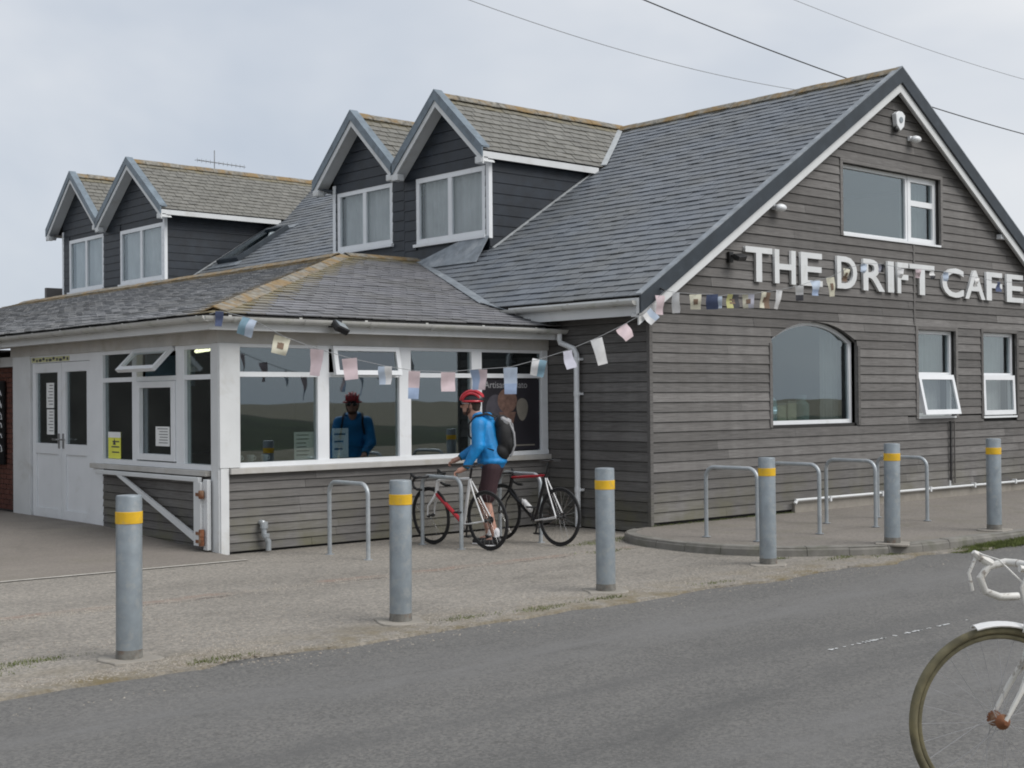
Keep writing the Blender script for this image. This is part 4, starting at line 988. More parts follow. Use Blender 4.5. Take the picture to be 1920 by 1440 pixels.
def text_mesh(s_, size, ext, m_, name, offs=0.0):
    c_ = bpy.data.curves.new(name, 'FONT'); c_.body = s_; c_.size = size; c_.extrude = ext; c_.offset = offs; c_.resolution_u = 4
    o_ = bpy.data.objects.new(name, c_); COL.objects.link(o_); bpy.context.view_layer.update()
    dg = bpy.context.evaluated_depsgraph_get(); me = bpy.data.meshes.new_from_object(o_.evaluated_get(dg)); bpy.data.objects.remove(o_); bpy.data.curves.remove(c_)
    me.name = name; me.materials.clear(); me.materials.append(m_); return me
for i, z in enumerate((1.85, 1.68, 1.50, 1.34, 1.18, 1.02)):
    mb = MB(); y = 8.68
    pts = [NF.P(y+.10*math.cos(k*.9+i), z+.06*math.sin(k*1.3+i*2), .074) for k in range(7)]
    mb.tube(pts, .008, 5); mb.obj('lettering_stroke', M['paper'], cb)
wl = thing('wall_lamp', 'black wall lamp under the gutter at the far left', 'lamp', (-4.9, 8.0, 2.45))
mb = MB(); mb.tube([NF.P(8.55, 2.44, .1), NF.P(8.55, 2.5, .2), NF.P(8.55, 2.44, .28)], .015, 8); mb.lathe([(.03, .06), (.1, -.05), (.1, -.08)], NF.P(8.55, 2.38, .28), 14); mb.obj('lamp_body', M['black'], wl)
fb = thing('far_building', 'distant low dark roof beyond the extension at the left', 'building', (-10, 45, 0))
mb = MB(); mb.box((-16, 48, 0), (-2.6, 56, 5.3)); mb.obj('wall', M['mortar'], fb)
mb = MB(); mb.prism([(-18, 46, 5.25), (-1.6, 46, 5.25), (-1.6, 52, 6.35), (-18, 52, 6.35)], (0, 0, .12)); mb.obj('roof', M['verge'], fb)

# ------------------------------------------------------------------ sign letters
SG = thing('cafe_sign', 'large white block letters reading THE DRIFT CAFE on the gable boards', 'sign', (5, -.03, 3.4))
LET = [('T', 1396, 1447, 462, 530), ('H', 1451, 1491, 471, 533), ('E', 1500, 1541, 478, 536), ('D', 1568, 1606, 482, 541), ('R', 1617, 1658, 489, 549), ('I', 1663, 1675, 494, 550), ('F', 1681, 1702, 497, 552), ('T', 1704, 1751, 500, 553), ('C', 1765, 1806, 505, 558), ('A', 1808, 1846, 508, 562), ('F', 1848, 1878, 511, 565), ('E', 1886, 1918, 514, 569)]
LX = []
for ch, a, b, y0, y1 in LET:
    me = text_mesh(ch, 1, .5, M['white'], 'letter', .016)
    ch = ch; xs_ = [v.co.x for v in me.vertices]; ys_ = [v.co.y for v in me.vertices]; x0, x1, q0, q1 = min(xs_), max(xs_), min(ys_), max(ys_)
    A_ = U(a, y0, 1, -.05); B_ = U(b, y1, 1, -.05)
    z0_, z1_ = 3.235, 3.70
    for v in me.vertices:
        u_ = (v.co.x-x0)/(x1-x0); w_ = (v.co.y-q0)/(q1-q0); d = v.co.z
        v.co = Vector((A_.x+(B_.x-A_.x)*u_, (-.065 if d > 0 else -.026), z0_+(z1_-z0_)*w_))-Vector((5, -.03, 3.4))
    o = bpy.data.objects.new('letter_'+ch.lower(), me); COL.objects.link(o); o.parent = SG; reg(o, (5, -.03, 3.4))

# ------------------------------------------------------------------ things on the walls
def wallthing(name, label, cat, p): return thing(name, label, cat, p)
t_ = wallthing('alarm_box', 'white hexagonal alarm box high under the gable peak', 'alarm', (5.50, -.03, 5.83))
mb = MB(); mb.prism([(5.38, -.026, 5.93), (5.46, -.026, 5.98), (5.56, -.026, 5.98), (5.63, -.026, 5.93), (5.60, -.026, 5.76), (5.50, -.026, 5.68), (5.41, -.026, 5.76)], (0, -.08, 0)); mb.obj('case', M['pvc'], t_, bevel=.008)
mb = MB(); mb.lathe([(.045, 0), (.045, .012)], (5.51, -.106, 5.85), 12, Matrix.Rotation(PI/2, 4, 'X')); mb.obj('emblem', M['galv'], t_)
mb = MB(); mb.ell((5.42, -.08, 5.70), (.045, .04, .05)); mb.obj('strobe', M['black'], t_, smooth=True)
for (x, z, lb) in ((5.86, 5.60, 'small white floodlight below the alarm box'), (2.49, 4.26, 'small white bulkhead lamp beside the left bargeboard')):
    t_ = wallthing('outdoor_lamp', lb, 'lamp', (x, -.03, z)); mb = MB(); mb.box((x-.05, -.07, z-.02), (x+.05, -.026, z+.05)); mb.obj('bracket', M['pvc'], t_)
    mb = MB(); mb.ell((x+.03, -.12, z), (.10, .075, .055)); mb.obj('lamp_head', M['pvc'], t_, smooth=True)
t_ = wallthing('outdoor_lamp', 'white lamp at the right slope of the gable', 'lamp', (8.5, -.03, 4.3)); mb = MB(); mb.box((8.42, -.12, 4.26), (8.62, -.026, 4.34)); mb.obj('lamp_head', M['pvc'], t_, bevel=.01)
t_ = wallthing('security_camera', 'black security lamp left of the sign letters', 'lamp', (1.53, -.03, 3.53)); mb = MB(); mb.box((1.49, -.07, 3.46), (1.57, -.026, 3.6)); mb.tube([(1.53, -.07, 3.55), (1.53, -.16, 3.53)], .014, 8); mb.obj('bracket', M['black'], t_)
mb = MB(); mb.box((-.11, -.05, -.035), (.11, .05, .035), M=Matrix.Translation((1.55, -.19, 3.52)) @ Matrix.Rotation(.5, 4, 'X') @ Matrix.Rotation(.2, 4, 'Z')); mb.obj('lamp_head', M['black'], t_, bevel=.008)
fx = U(627, 610, 1, 1.5)
t_ = wallthing('floodlight', 'black floodlight fixed to the white fascia of the extension', 'lamp', (fx.x, 1.5, 2.55)); mb = MB(); mb.box((fx.x-.05, 1.42, 2.53), (fx.x+.05, 1.55, 2.62)); mb.obj('bracket', M['black'], t_)
Rm = Matrix.Translation((fx.x+.02, 1.40, 2.53)) @ Matrix.Rotation(-.9, 4, 'X') @ Matrix.Rotation(.35, 4, 'Z'); mb = MB(); mb.box((-.10, -.03, -.07), (.10, .05, .07), M=Rm); mb.obj('lamp_head', M['black'], t_, bevel=.012)
mb = MB(); mb.box((-.08, -.034, -.055), (.08, -.031, .055), M=Rm); mb.obj('lens', M['galv'], t_)
# waste outlet
q = U(497, 985, 1, 1.74)
t_ = wallthing('waste_outlet', 'short pale grey waste pipe coming out of the low timber wall', 'pipe', (q.x, 1.74, .0))
mb = MB(); mb.tube([(q.x-.02, 1.80, .33), (q.x-.02, 1.75, .33), (q.x-.02, 1.73, .29), (q.x-.02, 1.73, .2), (q.x+.03, 1.72, .12), (q.x+.03, 1.72, .02)], .032, 12); mb.lathe([(.045, 0), (.045, .07)], (q.x-.02, 1.73, .27), 12); mb.lathe([(.042, 0), (.042, .04)], (q.x+.0, 1.725, .17), 12); mb.obj('pipe_run', M['galv2'], t_, smooth=True)
# swing barrier folded against the hatch wall
t_ = wallthing('swing_barrier', 'white metal barrier with a diagonal brace and rusty hinges folded against the hatch wall', 'barrier', (-5.08, 2.2, 0))
BF = Fr((-5.06, 0, 0), (0, 1, 0), (0, 0, 1), (-1, 0, 0))
mb = MB(); BF.box(mb, 2.08, 4.72, .80, .85, -.02, .03); mb.obj('top_bar', M['white'], t_, bevel=.005)
mb = MB(); BF.box(mb, 2.03, 2.19, .09, .80, -.02, .03); mb.obj('upright', M['white'], t_, bevel=.005)
mb = MB(); BF.box(mb, 1.93, 2.025, .05, .83, -.05, .0); mb.obj('hanging_post', M['white'], t_, bevel=.005)
mb = MB(); mb.prism([BF.P(2.19, .14), BF.P(2.19, .225), BF.P(3.98, .80), BF.P(4.13, .80)], BF.w*.03); mb.obj('brace', M['white'], t_)
for z in (.19, .10, .62):
    mb = MB(); mb.lathe([(.028, 0), (.032, .02), (.032, .07), (.028, .09)], BF.P(2.0, z, .035), 10); BF.box(mb, 2.0, 2.13, z+.025, z+.06, .031, .038); mb.obj('hinge', M['orange'], t_)
# ------------------------------------------------------------------ notices and poster
def notice(name, label, fr, u0, u1, v0, v1, w, m_, rows=0, cat='notice', rowm='ink', lean=0):
    c_ = fr.P((u0+u1)/2, v0, w); t_ = thing(name, label, cat, c_)
    mb = MB(); fr.box(mb, u0, u1, v0, v1, w-.002, w); mb.obj('sheet', M[m_], t_)
    if rows:
        mb = MB(); hgt = (v1-v0)/(rows+1)
        for i in range(rows):
            a = u0+(u1-u0)*.12; b = a+(u1-u0)*random.uniform(.45, .76); z = v1-hgt*(i+.8)
            fr.box(mb, a, b, z-hgt*.12, z+hgt*.12, w+.0005, w+.0015)
        mb.obj('print', M[rowm], t_)
    return t_
lw = -.015
notice('paper_notice', 'upper white notice taped inside the left door glass', LF, 6.33, 6.58, 1.62, 1.96, -.02, 'paper', 7)
notice('paper_notice', 'lower white notice taped inside the left door glass', LF, 6.33, 6.57, 1.26, 1.60, -.02, 'paper', 7)
a = U(287, 815, 0, -4.975); b = U(313, 815, 0, -4.975)
notice('paper_notice', 'white paper notice in the dark serving hatch glass', LF, b.y, a.y, 1.17, 1.40, -.018, 'paper', 6)
a = U(195, 835, 0, -5.0); b = U(218, 835, 0, -5.0)
yn = notice('yellow_notice', 'yellow and white warning notice propped in the leftmost hatch window', LF, b.y, a.y, .99, 1.32, -.018, 'ynotice', 4)
mb = MB(); LF.box(mb, b.y, a.y, 1.25, 1.32, -.0175, -.0155); mb.obj('header', M['paper'], yn)
mb = MB(); mb.prism([LF.P((a.y+b.y)/2-.04, 1.16, -.0165), LF.P((a.y+b.y)/2+.04, 1.16, -.0165), LF.P((a.y+b.y)/2, 1.245, -.0165)], LF.w*.001); mb.obj('symbol', M['ink'], yn)
notice('menu_holder', 'pale printed card standing inside the first front window', FF, -3.97, -3.70, 1.01, 1.33, -.05, 'paper', 6)
notice('menu_holder', 'pale printed card standing inside the second front window', FF, -3.40, -3.17, 1.01, 1.36, -.12, 'paper', 3)
hb = thing('hazard_banner', 'strip of yellow and black tape above the doors', 'banner', (-4.98, 6.2, 2.28))
mb = MB(); LF.box(mb, 5.75, 7.0, 2.245, 2.31, .012, .016); mb.obj('strip', plain('pale_yellow_strip', (.5, .5, .28), .7, .1), hb)
for i in range(11):
    y = 5.8+i*.112; mb = MB(); mb.ell(LF.P(y, 2.275+.012*math.sin(i*2), .018), (.003, .03+.012*(i % 3), .02), 8, 6); mb.obj('motif', M['ink'], hb)
# ice cream poster
po = thing('ice_cream_poster', 'dark poster of an ice cream cone headed Artisan Gelato in the right front window', 'poster', (-.65, 1.84, 1.5))
pm = plain('poster_black', (.022, .020, .026), .45, .2, 3, bst=0); mb = MB(); FF.box(mb, -1.17, -.165, 1.02, 1.95, -.02, -.017); mb.obj('sheet', pm, po)
def disc(nm, cx_, cz_, rx, rz_, col, w=-.0155, n=20, sq=0):
    mb = MB(); mb.prism([FF.P(cx_+rx*math.cos(2*PI*i/n)*(1+sq*math.sin(2*PI*i/n)), cz_+rz_*math.sin(2*PI*i/n), w) for i in range(n)], FF.w*.001); return mb.obj(nm, col, po)
cream = plain('poster_cream', (.19, .175, .15), .5, .15, 9, bst=0); tan = plain('poster_tan', (.16, .095, .075), .5, .35, 18, bst=0)
disc('scoop', -.73, 1.67, .17, .16, tan); disc('scoop', -.47, 1.55, .10, .15, cream, sq=.25); disc('scoop', -.93, 1.55, .17, .2, plain('poster_grey', (.07, .065, .08), .5, .2, 9, bst=0), w=-.0162)
mb = MB(); mb.prism([FF.P(-.88, 1.52, -.0145), FF.P(-.58, 1.52, -.0145), FF.P(-.73, 1.1, -.0145)], FF.w*.001); mb.obj('cone', tan, po)
tm = plain('poster_lettering', (.33, .33, .34), .6, .05, 5, bst=0)
me = text_mesh('Artisan Gelato', .125, .0005, tm, 'lettering'); o = inst('lettering', me, po, FF.P(-1.12, 1.835, -.0145), (PI/2, 0, 0))
mb = MB(); FF.box(mb, -1.1, -.25, 1.07, 1.09, -.0165, -.0155); mb.obj('strapline', cream, po)
for i, (x, lb) in enumerate(((-4.62, 'left white cup on the ledge inside the first front window'), (-4.46, 'middle white cup on the ledge inside the first front window'), (-4.28, 'right white cup on the ledge inside the first front window'))):
    t_ = thing('cup', lb, 'cup', (x, 2.02, 1.0)); mb = MB(); mb.lathe([(.025, 0), (.04, .02), (.045, .08), (.040, .08), (.035, .03)], (x, 2.02, 1.0), 14); mb.obj('body', M['pvc'], t_, smooth=True)
    mb = MB(); mb.torus((x+.05, 2.02, 1.045), .02, .005, n=14, m_=5); mb.obj('handle', M['pvc'], t_, smooth=True)
mb = MB(); mb.box((-4.72, 1.90, .975), (-.15, 2.14, .999)); mb.obj('window_board', M['intw'], CAFE)
# things behind the arched window
for nm, lb, cat, c_, prof, mk in (('glass_jar', 'tall pale blue jar at the left of the arched window sill', 'jar', (2.66, .30, 1.3), [(.10, 0), (.17, .06), (.19, .2), (.17, .34), (.09, .42), (.09, .5)], plain('pale_blue_glaze', (.42, .62, .70), .3)),
                               ('glass_jar', 'clear storage jar standing right of the cream boxes in the arched window', 'jar', (3.52, .32, 1.3), [(.10, 0), (.12, .03), (.12, .28), (.07, .33), (.08, .38)], plain('dull_green_glass', (.34, .5, .5), .2))):
    t_ = thing(nm, lb, cat, c_); mb = MB(); mb.lathe(prof, c_, 18); mb.obj('body', mk, t_, smooth=True)
    mb = MB(); mb.lathe([(prof[-1][0]*1.12, prof[-1][1]), (prof[-1][0]*1.12, prof[-1][1]+.03)], c_, 18); mb.obj('lid', M['galv'], t_)
for x, h, lb in ((2.98, .27, 'left cream box on the sill inside the arched window'), (3.22, .3, 'right cream box on the sill inside the arched window')):
    t_ = thing('storage_box', lb, 'box', (x, .32, 1.3)); mb = MB(); mb.box((x-.1, .24, 1.3), (x+.1, .42, 1.3+h)); mb.obj('carton', plain('cream_card', (.7, .68, .52), .7), t_, bevel=.006); mb = MB(); mb.box((x-.105, .235, 1.3+h), (x+.105, .425, 1.33+h)); mb.obj('lid', M['offw'], t_, bevel=.004)
mb = MB(); mb.box((2.3, .17, 1.24), (4.6, .6, 1.298)); mb.obj('window_board', M['offw'], CAFE)

# ------------------------------------------------------------------ bollards
BOL = [((-8.38, -3.07, 0), 'steel bollard with a yellow band nearest the camera, in front of the serving hatch'), ((-6.19, -3.12, 0), 'steel bollard with a yellow band just left of the cyclist'), ((-3.92, -3.08, 0), 'steel bollard with a yellow band before the dark return wall'),
       ((-1.43, -2.92, 0), 'steel bollard with a yellow band at the kerb corner, left of the arched window'), ((.36, -3.2, PZ), 'steel bollard with a yellow band on the raised pavement right of the arched window'), ((2.44, -3.24, PZ), 'steel bollard with a yellow band at the right edge of the picture')]
def make_bollard():
    t_ = thing('bollard', '', 'bollard'); r = .085; H_ = 1.08
    mb = MB(); mb.lathe([(r, -.05), (r, H_-.012), (r-.004, H_), (r*.6, H_+.003), (.002, H_+.004)], n=32); mb.obj('post', M['galv'], t_, smooth=True, local=True)
    mb = MB(); mb.lathe([(r+.001, H_-.185), (r+.003, H_-.183), (r+.003, H_-.107), (r+.001, H_-.105)], n=32); mb.obj('reflective_band', M['yellow'], t_, smooth=True, local=True)
    mb = MB(); mb.lathe([(r+.0005, -.02), (r+.0025, .012), (r+.0015, .05), (r+.0004, .07)], n=32); mb.obj('rusty_base_ring', M['grime'], t_, smooth=True, local=True)
    mb = MB(); n = 18; pts = []
    for k in range(n):
        a = 2*PI*k/n; rr = .185/max(abs(math.cos(a)), abs(math.sin(a)))**.85*random.uniform(.88, 1.05); pts.append((rr*math.cos(a), rr*math.sin(a), -.015))
    mb.prism(pts, (0, 0, .026)); mb.obj('concrete_pad', M['concrete'], t_, local=True, bevel=.006); return t_
b0 = make_bollard()
for i, (p, lb) in enumerate(BOL):
    c_ = b0 if i == 0 else copy_tree(b0); c_.location = p; c_.rotation_euler.z = i*1.3; c_['label'] = lb; c_['group'] = 'bollards between the road and the cafe'; c_.rotation_euler.x = [.0, .004, -.006, .006, -.004, .0][i]; c_.rotation_euler.y = [.004, -.006, .004, 0, .006, -.003][i]

# ------------------------------------------------------------------ cycle racks (hoops set along Y)
def make_rack():
    t_ = thing('cycle_rack', '', 'cycle rack'); r = .12; L_ = .36; H_ = .80; pts = [(0, -L_, -.03), (0, -L_, H_-r)]
    for k in range(1, 7): a = PI/2*k/6; pts.append((0, -L_+r-r*math.cos(a), H_-r+r*math.sin(a)))
    for k in range(0, 7): a = PI/2*k/6; pts.append((0, L_-r+r*math.sin(a), H_-r+r*math.cos(a)))
    pts.append((0, L_, -.03)); mb = MB(); mb.tube(pts, .0235, 12); mb.obj('hoop', M['galv2'], t_, smooth=True, local=True)
    for s_ in (-1, 1): mb = MB(); mb.lathe([(.05, .0), (.05, .006)], (0, s_*L_, 0), 16); mb.obj('foot_plate', M['galv2'], t_, local=True)
    return t_
def rx(px, y): return U(px, 1000, 1, y).x
RK = [((-4.05, .68, 0), 'empty cycle rack by itself against the low timber wall'), ((-2.72, .74, 0), 'cycle rack with the red and white bicycle leaning on it'), ((-1.62, .62, 0), 'cycle rack holding the black bicycle'),
      ((rx(1417, -2.0), -1.66, PZ), 'empty cycle rack just left of the kerb corner bollard'), ((rx(1535, -2.0), -1.66, PZ), 'empty cycle rack just right of the kerb corner bollard'),
      ((rx(1640, -2.0), -1.66, PZ), 'empty cycle rack left of the pavement bollard under the gable'), ((rx(1736, -2.0), -1.66, PZ), 'empty cycle rack right of the pavement bollard under the gable')]
r0 = make_rack()
for i, (p, lb) in enumerate(RK):
    c_ = r0 if i == 0 else copy_tree(r0); c_.location = p; c_['label'] = lb; c_['group'] = 'hoop cycle racks outside the cafe'; c_.rotation_euler.z = random.uniform(-.03, .03)

# ------------------------------------------------------------------ bicycles (local: +x forward, z up)
def wheel(parent, cx_, R_, tyre, rim_m, tr=.013, nsp=24, hubm='black', rimw=.012, hub_r=.022):
    w_ = bpy.data.objects.new('wheel', None); COL.objects.link(w_); w_.parent = parent; w_.location = (cx_, 0, R_); reg(w_, (0, 0, 0))
    mb = MB(); mb.torus((0, 0, 0), R_-tr, tr, n=56, m_=10); mb.obj('tyre', tyre, w_, local=True, smooth=True)
    mb = MB(); mb.torus((0, 0, 0), R_-2*tr-rimw*.8, rimw, n=56, m_=8, sq=.75); mb.obj('rim', rim_m, w_, local=True, smooth=True)
    mb = MB()
    for k in range(nsp):
        a = 2*PI*k/nsp; s_ = 1 if k % 2 else -1; a2 = a+(.55 if (k//2) % 2 else -.55)
        mb.tube([(hub_r*.9*math.cos(a2), s_*.03, hub_r*.9*math.sin(a2)), ((R_-2*tr-rimw)*math.cos(a), 0, (R_-2*tr-rimw)*math.sin(a))], .0012, 4, False)
    mb.obj('spokes', M['steel'], w_, local=True)
    mb = MB(); mb.lathe([(.008, -.055), (.012, -.045), (hub_r, -.036), (hub_r, -.03), (hub_r*.6, -.025), (hub_r*.6, .025), (hub_r, .03), (hub_r, .036), (.012, .045), (.008, .055)], n=16, M=Matrix.Rotation(PI/2, 4, 'X')); mb.obj('hub', M[hubm], w_, local=True, smooth=True)
    return w_
def bike(name, label, loc, rz_, R_=.338, wb=.99, frame='bred', fork='bwhite', seatc='black', tape='black', tyre='rubber', rim='black', bottle=None, lean=0, accent=None, tr=.013, old=False, steer=0, seath=.98, stays=None):
    t_ = thing(name, label, 'bicycle', loc, rz_); t_.rotation_euler.x = lean
    rr, fx_ = 0, wb; bb = (.41, 0, .27); st = (.255, 0, .80); hd0 = (wb-.125, 0, .60); hd1 = (wb-.165, 0, .755); 
    wheel(t_, 0, R_, M[tyre], M[rim], tr); 
    mb = MB(); mb.tube([hd0, bb], .024, 10); mb.obj('down_tube', M[frame], t_, local=True, smooth=True)
    mb = MB(); mb.tube([st, hd1], .016, 10); mb.obj('top_tube', M[accent or frame], t_, local=True, smooth=True)
    mb = MB(); mb.tube([bb, st], .018, 10); mb.obj('seat_tube', M[accent if not old and frame == 'bred' else frame], t_, local=True, smooth=True)
    mb = MB(); mb.tube([hd0, hd1], .022, 10); mb.obj('head_tube', M[accent if frame == 'bred' else frame], t_, local=True, smooth=True)
    mb = MB()
    for s_ in (-1, 1): mb.tube([(0, s_*.065, R_), (.12, s_*.05, R_-.025), (.36, s_*.03, .275), bb], .009, 8); mb.tube([(0, s_*.065, R_), (.17, s_*.035, .63), (.245, s_*.012, .77)], .008, 8)
    mb.obj('stays', M[stays or accent or fork], t_, local=True, smooth=True)
    mb = MB(); mb.tube([st, (st[0]-(seath-.84)*.3, 0, seath-.045)], .0135, 10); mb.obj('seat_post', M['bdark'], t_, local=True, smooth=True)
    sx_ = st[0]-(seath-.84)*.3; mb = MB()
    pr = [(-.14, .066, .03), (-.11, .072, .034), (-.05, .055, .03), (.02, .028, .024), (.09, .018, .02), (.13, .013, .012)]
    vs = []; n_ = 10
    for x, w, h in pr:
        for k in range(n_): a = 2*PI*k/n_; vs.append((sx_+x, w*math.cos(a), seath-.02+h*.55*math.sin(a)+(.012 if x < -.1 else 0)))
    mb.add(vs, [(i*n_+k, i*n_+(k+1) % n_, (i+1)*n_+(k+1) % n_, (i+1)*n_+k) for i in range(len(pr)-1) for k in range(n_)]+[tuple(range(n_)), tuple((len(pr)-1)*n_+k for k in range(n_))])
    mb.obj('saddle', M[seatc], t_, local=True, smooth=True)
    # steering assembly turned about the steerer
    SA = bpy.data.objects.new('front_end', None); COL.objects.link(SA); SA.parent = t_; SA.location = (hd1[0], 0, 0); SA.rotation_euler = (0, 0, steer); reg(SA, (0, 0, 0)); ox = -hd1[0]
    # sub-parts of the front end
    mb = MB()
    for s_ in (-1, 1): mb.tube([(wb+ox, s_*.05, R_), (wb-(.02 if not old else .07)+ox, s_*.05, R_+.12), (hd0[0]+.01+ox, s_*.034, .56), (hd0[0]+ox, s_*.012, .60)], [.008, .011, .014, .014], 8)
    mb.obj('fork', M[fork], SA, local=True, smooth=True)
    w_ = wheel_into(SA, wb+ox, R_, tyre, rim, tr, old)
    bz = .80 if not old else .93; mb = MB(); mb.tube([(hd1[0]+ox, 0, .755), (hd1[0]-.012+ox, 0, bz), (hd1[0]+.07+ox, 0, bz+.01)], .014, 10); mb.obj('stem', M['bdark' if not old else 'chip'], SA, local=True, smooth=True)
    mb = MB(); bx = hd1[0]+(.075 if not old else -.01)+ox
    for s_ in (-1, 1):
        mb.tube([(bx, 0, bz+.01), (bx, s_*.16, bz+.01), (bx+.03, s_*.2, bz+.01), (bx+.10, s_*.205, bz-.005), (bx+.135, s_*.207, bz-.05), (bx+.115, s_*.21, bz-.105), (bx+.05, s_*.212, bz-.13), (bx-.03, s_*.214, bz-.13)], .0155, 10)
    mb.obj('handlebar', M[tape], SA, local=True, smooth=True)
    for s_ in (-1, 1):
        mb = MB(); mb.tube([(bx+.09, s_*.205, bz+.005), (bx+.15, s_*.205, bz+.04), (bx+.165, s_*.205, bz+.055)], [.018, .017, .009], 8); mb.tube([(bx+.155, s_*.205, bz+.03), (bx+.185, s_*.205, bz-.03), (bx+.17, s_*.205, bz-.10)], .007, 6); mb.obj('brake_lever', M['black' if not old else 'chip'], SA, local=True, smooth=True)
    # drivetrain
    mb = MB(); mb.torus((bb[0], -.045, bb[2]), .085, .005, n=28, m_=4); mb.lathe([(.03, -.006), (.03, .006)], (bb[0], -.045, bb[2]), 12, Matrix.Rotation(PI/2, 4, 'X'))
    for k in range(5): a = 2*PI*k/5; mb.tube([(bb[0], -.045, bb[2]), (bb[0]+.083*math.cos(a), -.045, bb[2]+.083*math.sin(a))], .005, 5)
    mb.obj('chainring', M['bdark'], t_, local=True)
    for s_, a in ((-1, -1.2), (1, 1.94)):
        e_ = (bb[0]+.17*math.cos(a), s_*.075, bb[2]+.17*math.sin(a)); mb = MB(); mb.tube([(bb[0], s_*.055, bb[2]), e_], .010, 8); mb.obj('crank', M['bdark'], t_, local=True, smooth=True)
        mb = MB(); mb.box((e_[0]-.045, min(e_[1], e_[1]+s_*.09), e_[2]-.01), (e_[0]+.045, max(e_[1], e_[1]+s_*.09), e_[2]+.01)); mb.obj('pedal', M['black'], t_, local=True, bevel=.004)
    mb = MB(); mb.tube([(bb[0], -.045, bb[2]+.087), (0, -.045, R_+.04)], .004, 4); mb.tube([(bb[0], -.045, bb[2]-.087), (.02, -.045, R_-.10), (0, -.045, R_-.04)], .004, 4); mb.lathe([(.02, -.01), (.045, -.006), (.04, .01)], (0, -.045, R_), 16, Matrix.Rotation(PI/2, 4, 'X')); mb.obj('chain', M['black'], t_, local=True)
    if bottle:
        d = (Vector(hd0)-Vector(bb)).normalized(); c_ = Vector(bb)+d*.22+Vector((-.035, 0, .035)).normalized()*.055; q = d.to_track_quat('Z', 'Y').to_matrix().to_4x4()
        mb = MB(); mb.lathe([(.033, -.09), (.036, -.08), (.036, .02), (.030, .035), (.036, .05), (.034, .075), (.015, .09), (.012, .11)], c_, 16, q); mb.obj('water_bottle', M[bottle], t_, local=True, smooth=True)
    if old:
        mb = MB(); vs = []; Rg = R_+.018; n_ = 22; a0, a1 = math.radians(75), math.radians(190)
        for i in range(n_+1):
            a = a0+(a1-a0)*i/n_
            for k in range(7): b_ = -1+2*k/6; w = b_*.03; h = Rg-.014*abs(b_)**2; vs.append((wb+ox+h*math.cos(a), w, R_+h*math.sin(a)))
        for i in range(n_+1):
            a = a0+(a1-a0)*i/n_
            for k in range(7): b_ = -1+2*k/6; w = b_*.027; h = Rg-.005-.014*abs(b_)**2; vs.append((wb+ox+h*math.cos(a), w, R_+h*math.sin(a)))
        K = (n_+1)*7; fs = []
        for i in range(n_):
            for k in range(6): fs.append((i*7+k, i*7+k+1, (i+1)*7+k+1, (i+1)*7+k)); fs.append((K+i*7+k+1, K+i*7+k, K+(i+1)*7+k, K+(i+1)*7+k+1))
        for i in range(n_): fs.append((i*7, K+i*7, K+(i+1)*7, (i+1)*7)); fs.append((i*7+6, (i+1)*7+6, K+(i+1)*7+6, K+i*7+6))
        fs += [tuple(range(7))+tuple(K+6-k for k in range(7))]
        mb.add(vs, fs); mb.obj('mudguard', M['bwhite'], SA, local=True, smooth=True)
        mb = MB()
        for s_ in (-1, 1): mb.tube([(bx+.15, s_*.205, bz+.05), (bx+.10, s_*.12, bz+.03), (bx+.04, s_*.03, bz-.06), (bx-.03, 0, bz-.12)], .0035, 6)
        mb.tube([(wb-.13+ox, .02, .80), (wb-.105+ox, .03, .76), (wb-.09+ox, .035, .70)], .006, 6)
        mb.obj('brake_cable', M['chip'], SA, local=True, smooth=True)
    return t_
def wheel_into(SA, x, R_, tyre, rim, tr, old):     # front wheel pieces hang directly on the steering part
    mb = MB(); mb.torus((x, 0, R_), R_-tr, tr, n=64, m_=10); mb.obj('front_tyre', M[tyre], SA, local=True, smooth=True)
    rw = .012 if not old else .010
    mb = MB(); mb.torus((x, 0, R_), R_-2*tr-rw*.8, rw, n=64, m_=8, sq=.8); mb.obj('front_rim', M[rim], SA, local=True, smooth=True)
    mb = MB(); hr = .022 if not old else .03
    for k in range(28 if old else 20):
        ns = 28 if old else 20
        a = 2*PI*k/ns; s_ = 1 if k % 2 else -1; a2 = a+(.55 if (k//2) % 2 else -.55)
        mb.tube([(x+hr*.9*math.cos(a2), s_*.03, R_+hr*.9*math.sin(a2)), (x+(R_-2*tr-rw)*math.cos(a), 0, R_+(R_-2*tr-rw)*math.sin(a))], .0013, 4, False)
    mb.obj('front_spokes', M['steel' if not old else 'grey'], SA, local=True)
    mb = MB(); mb.lathe([(.008, -.06), (.014, -.05), (hr, -.036), (hr, -.03), (hr*.7, -.025), (hr*.7, .025), (hr, .03), (hr, .036), (.014, .05), (.008, .06)], (x, 0, R_), 16, Matrix.Rotation(PI/2, 4, 'X')); mb.obj('front_hub', M['orange' if old else 'black'], SA, local=True, smooth=True)
bk1 = bike('road_bicycle', 'red and white drop handlebar bicycle leaning on the rack beside the cyclist', (-2.58, .06, 0), PI/2+.03, frame='bred', fork='bwhite', accent='bwhite', lean=math.radians(-4), seath=.96)
bk2 = bike('road_bicycle', 'black drop handlebar bicycle with a white bottle parked right of the cyclist', (-1.74, -.18, 0), PI/2+.02, frame='bdark', fork='bdark', accent='bred', stays='bwhite', bottle='bwhite', lean=math.radians(3), seath=.99)

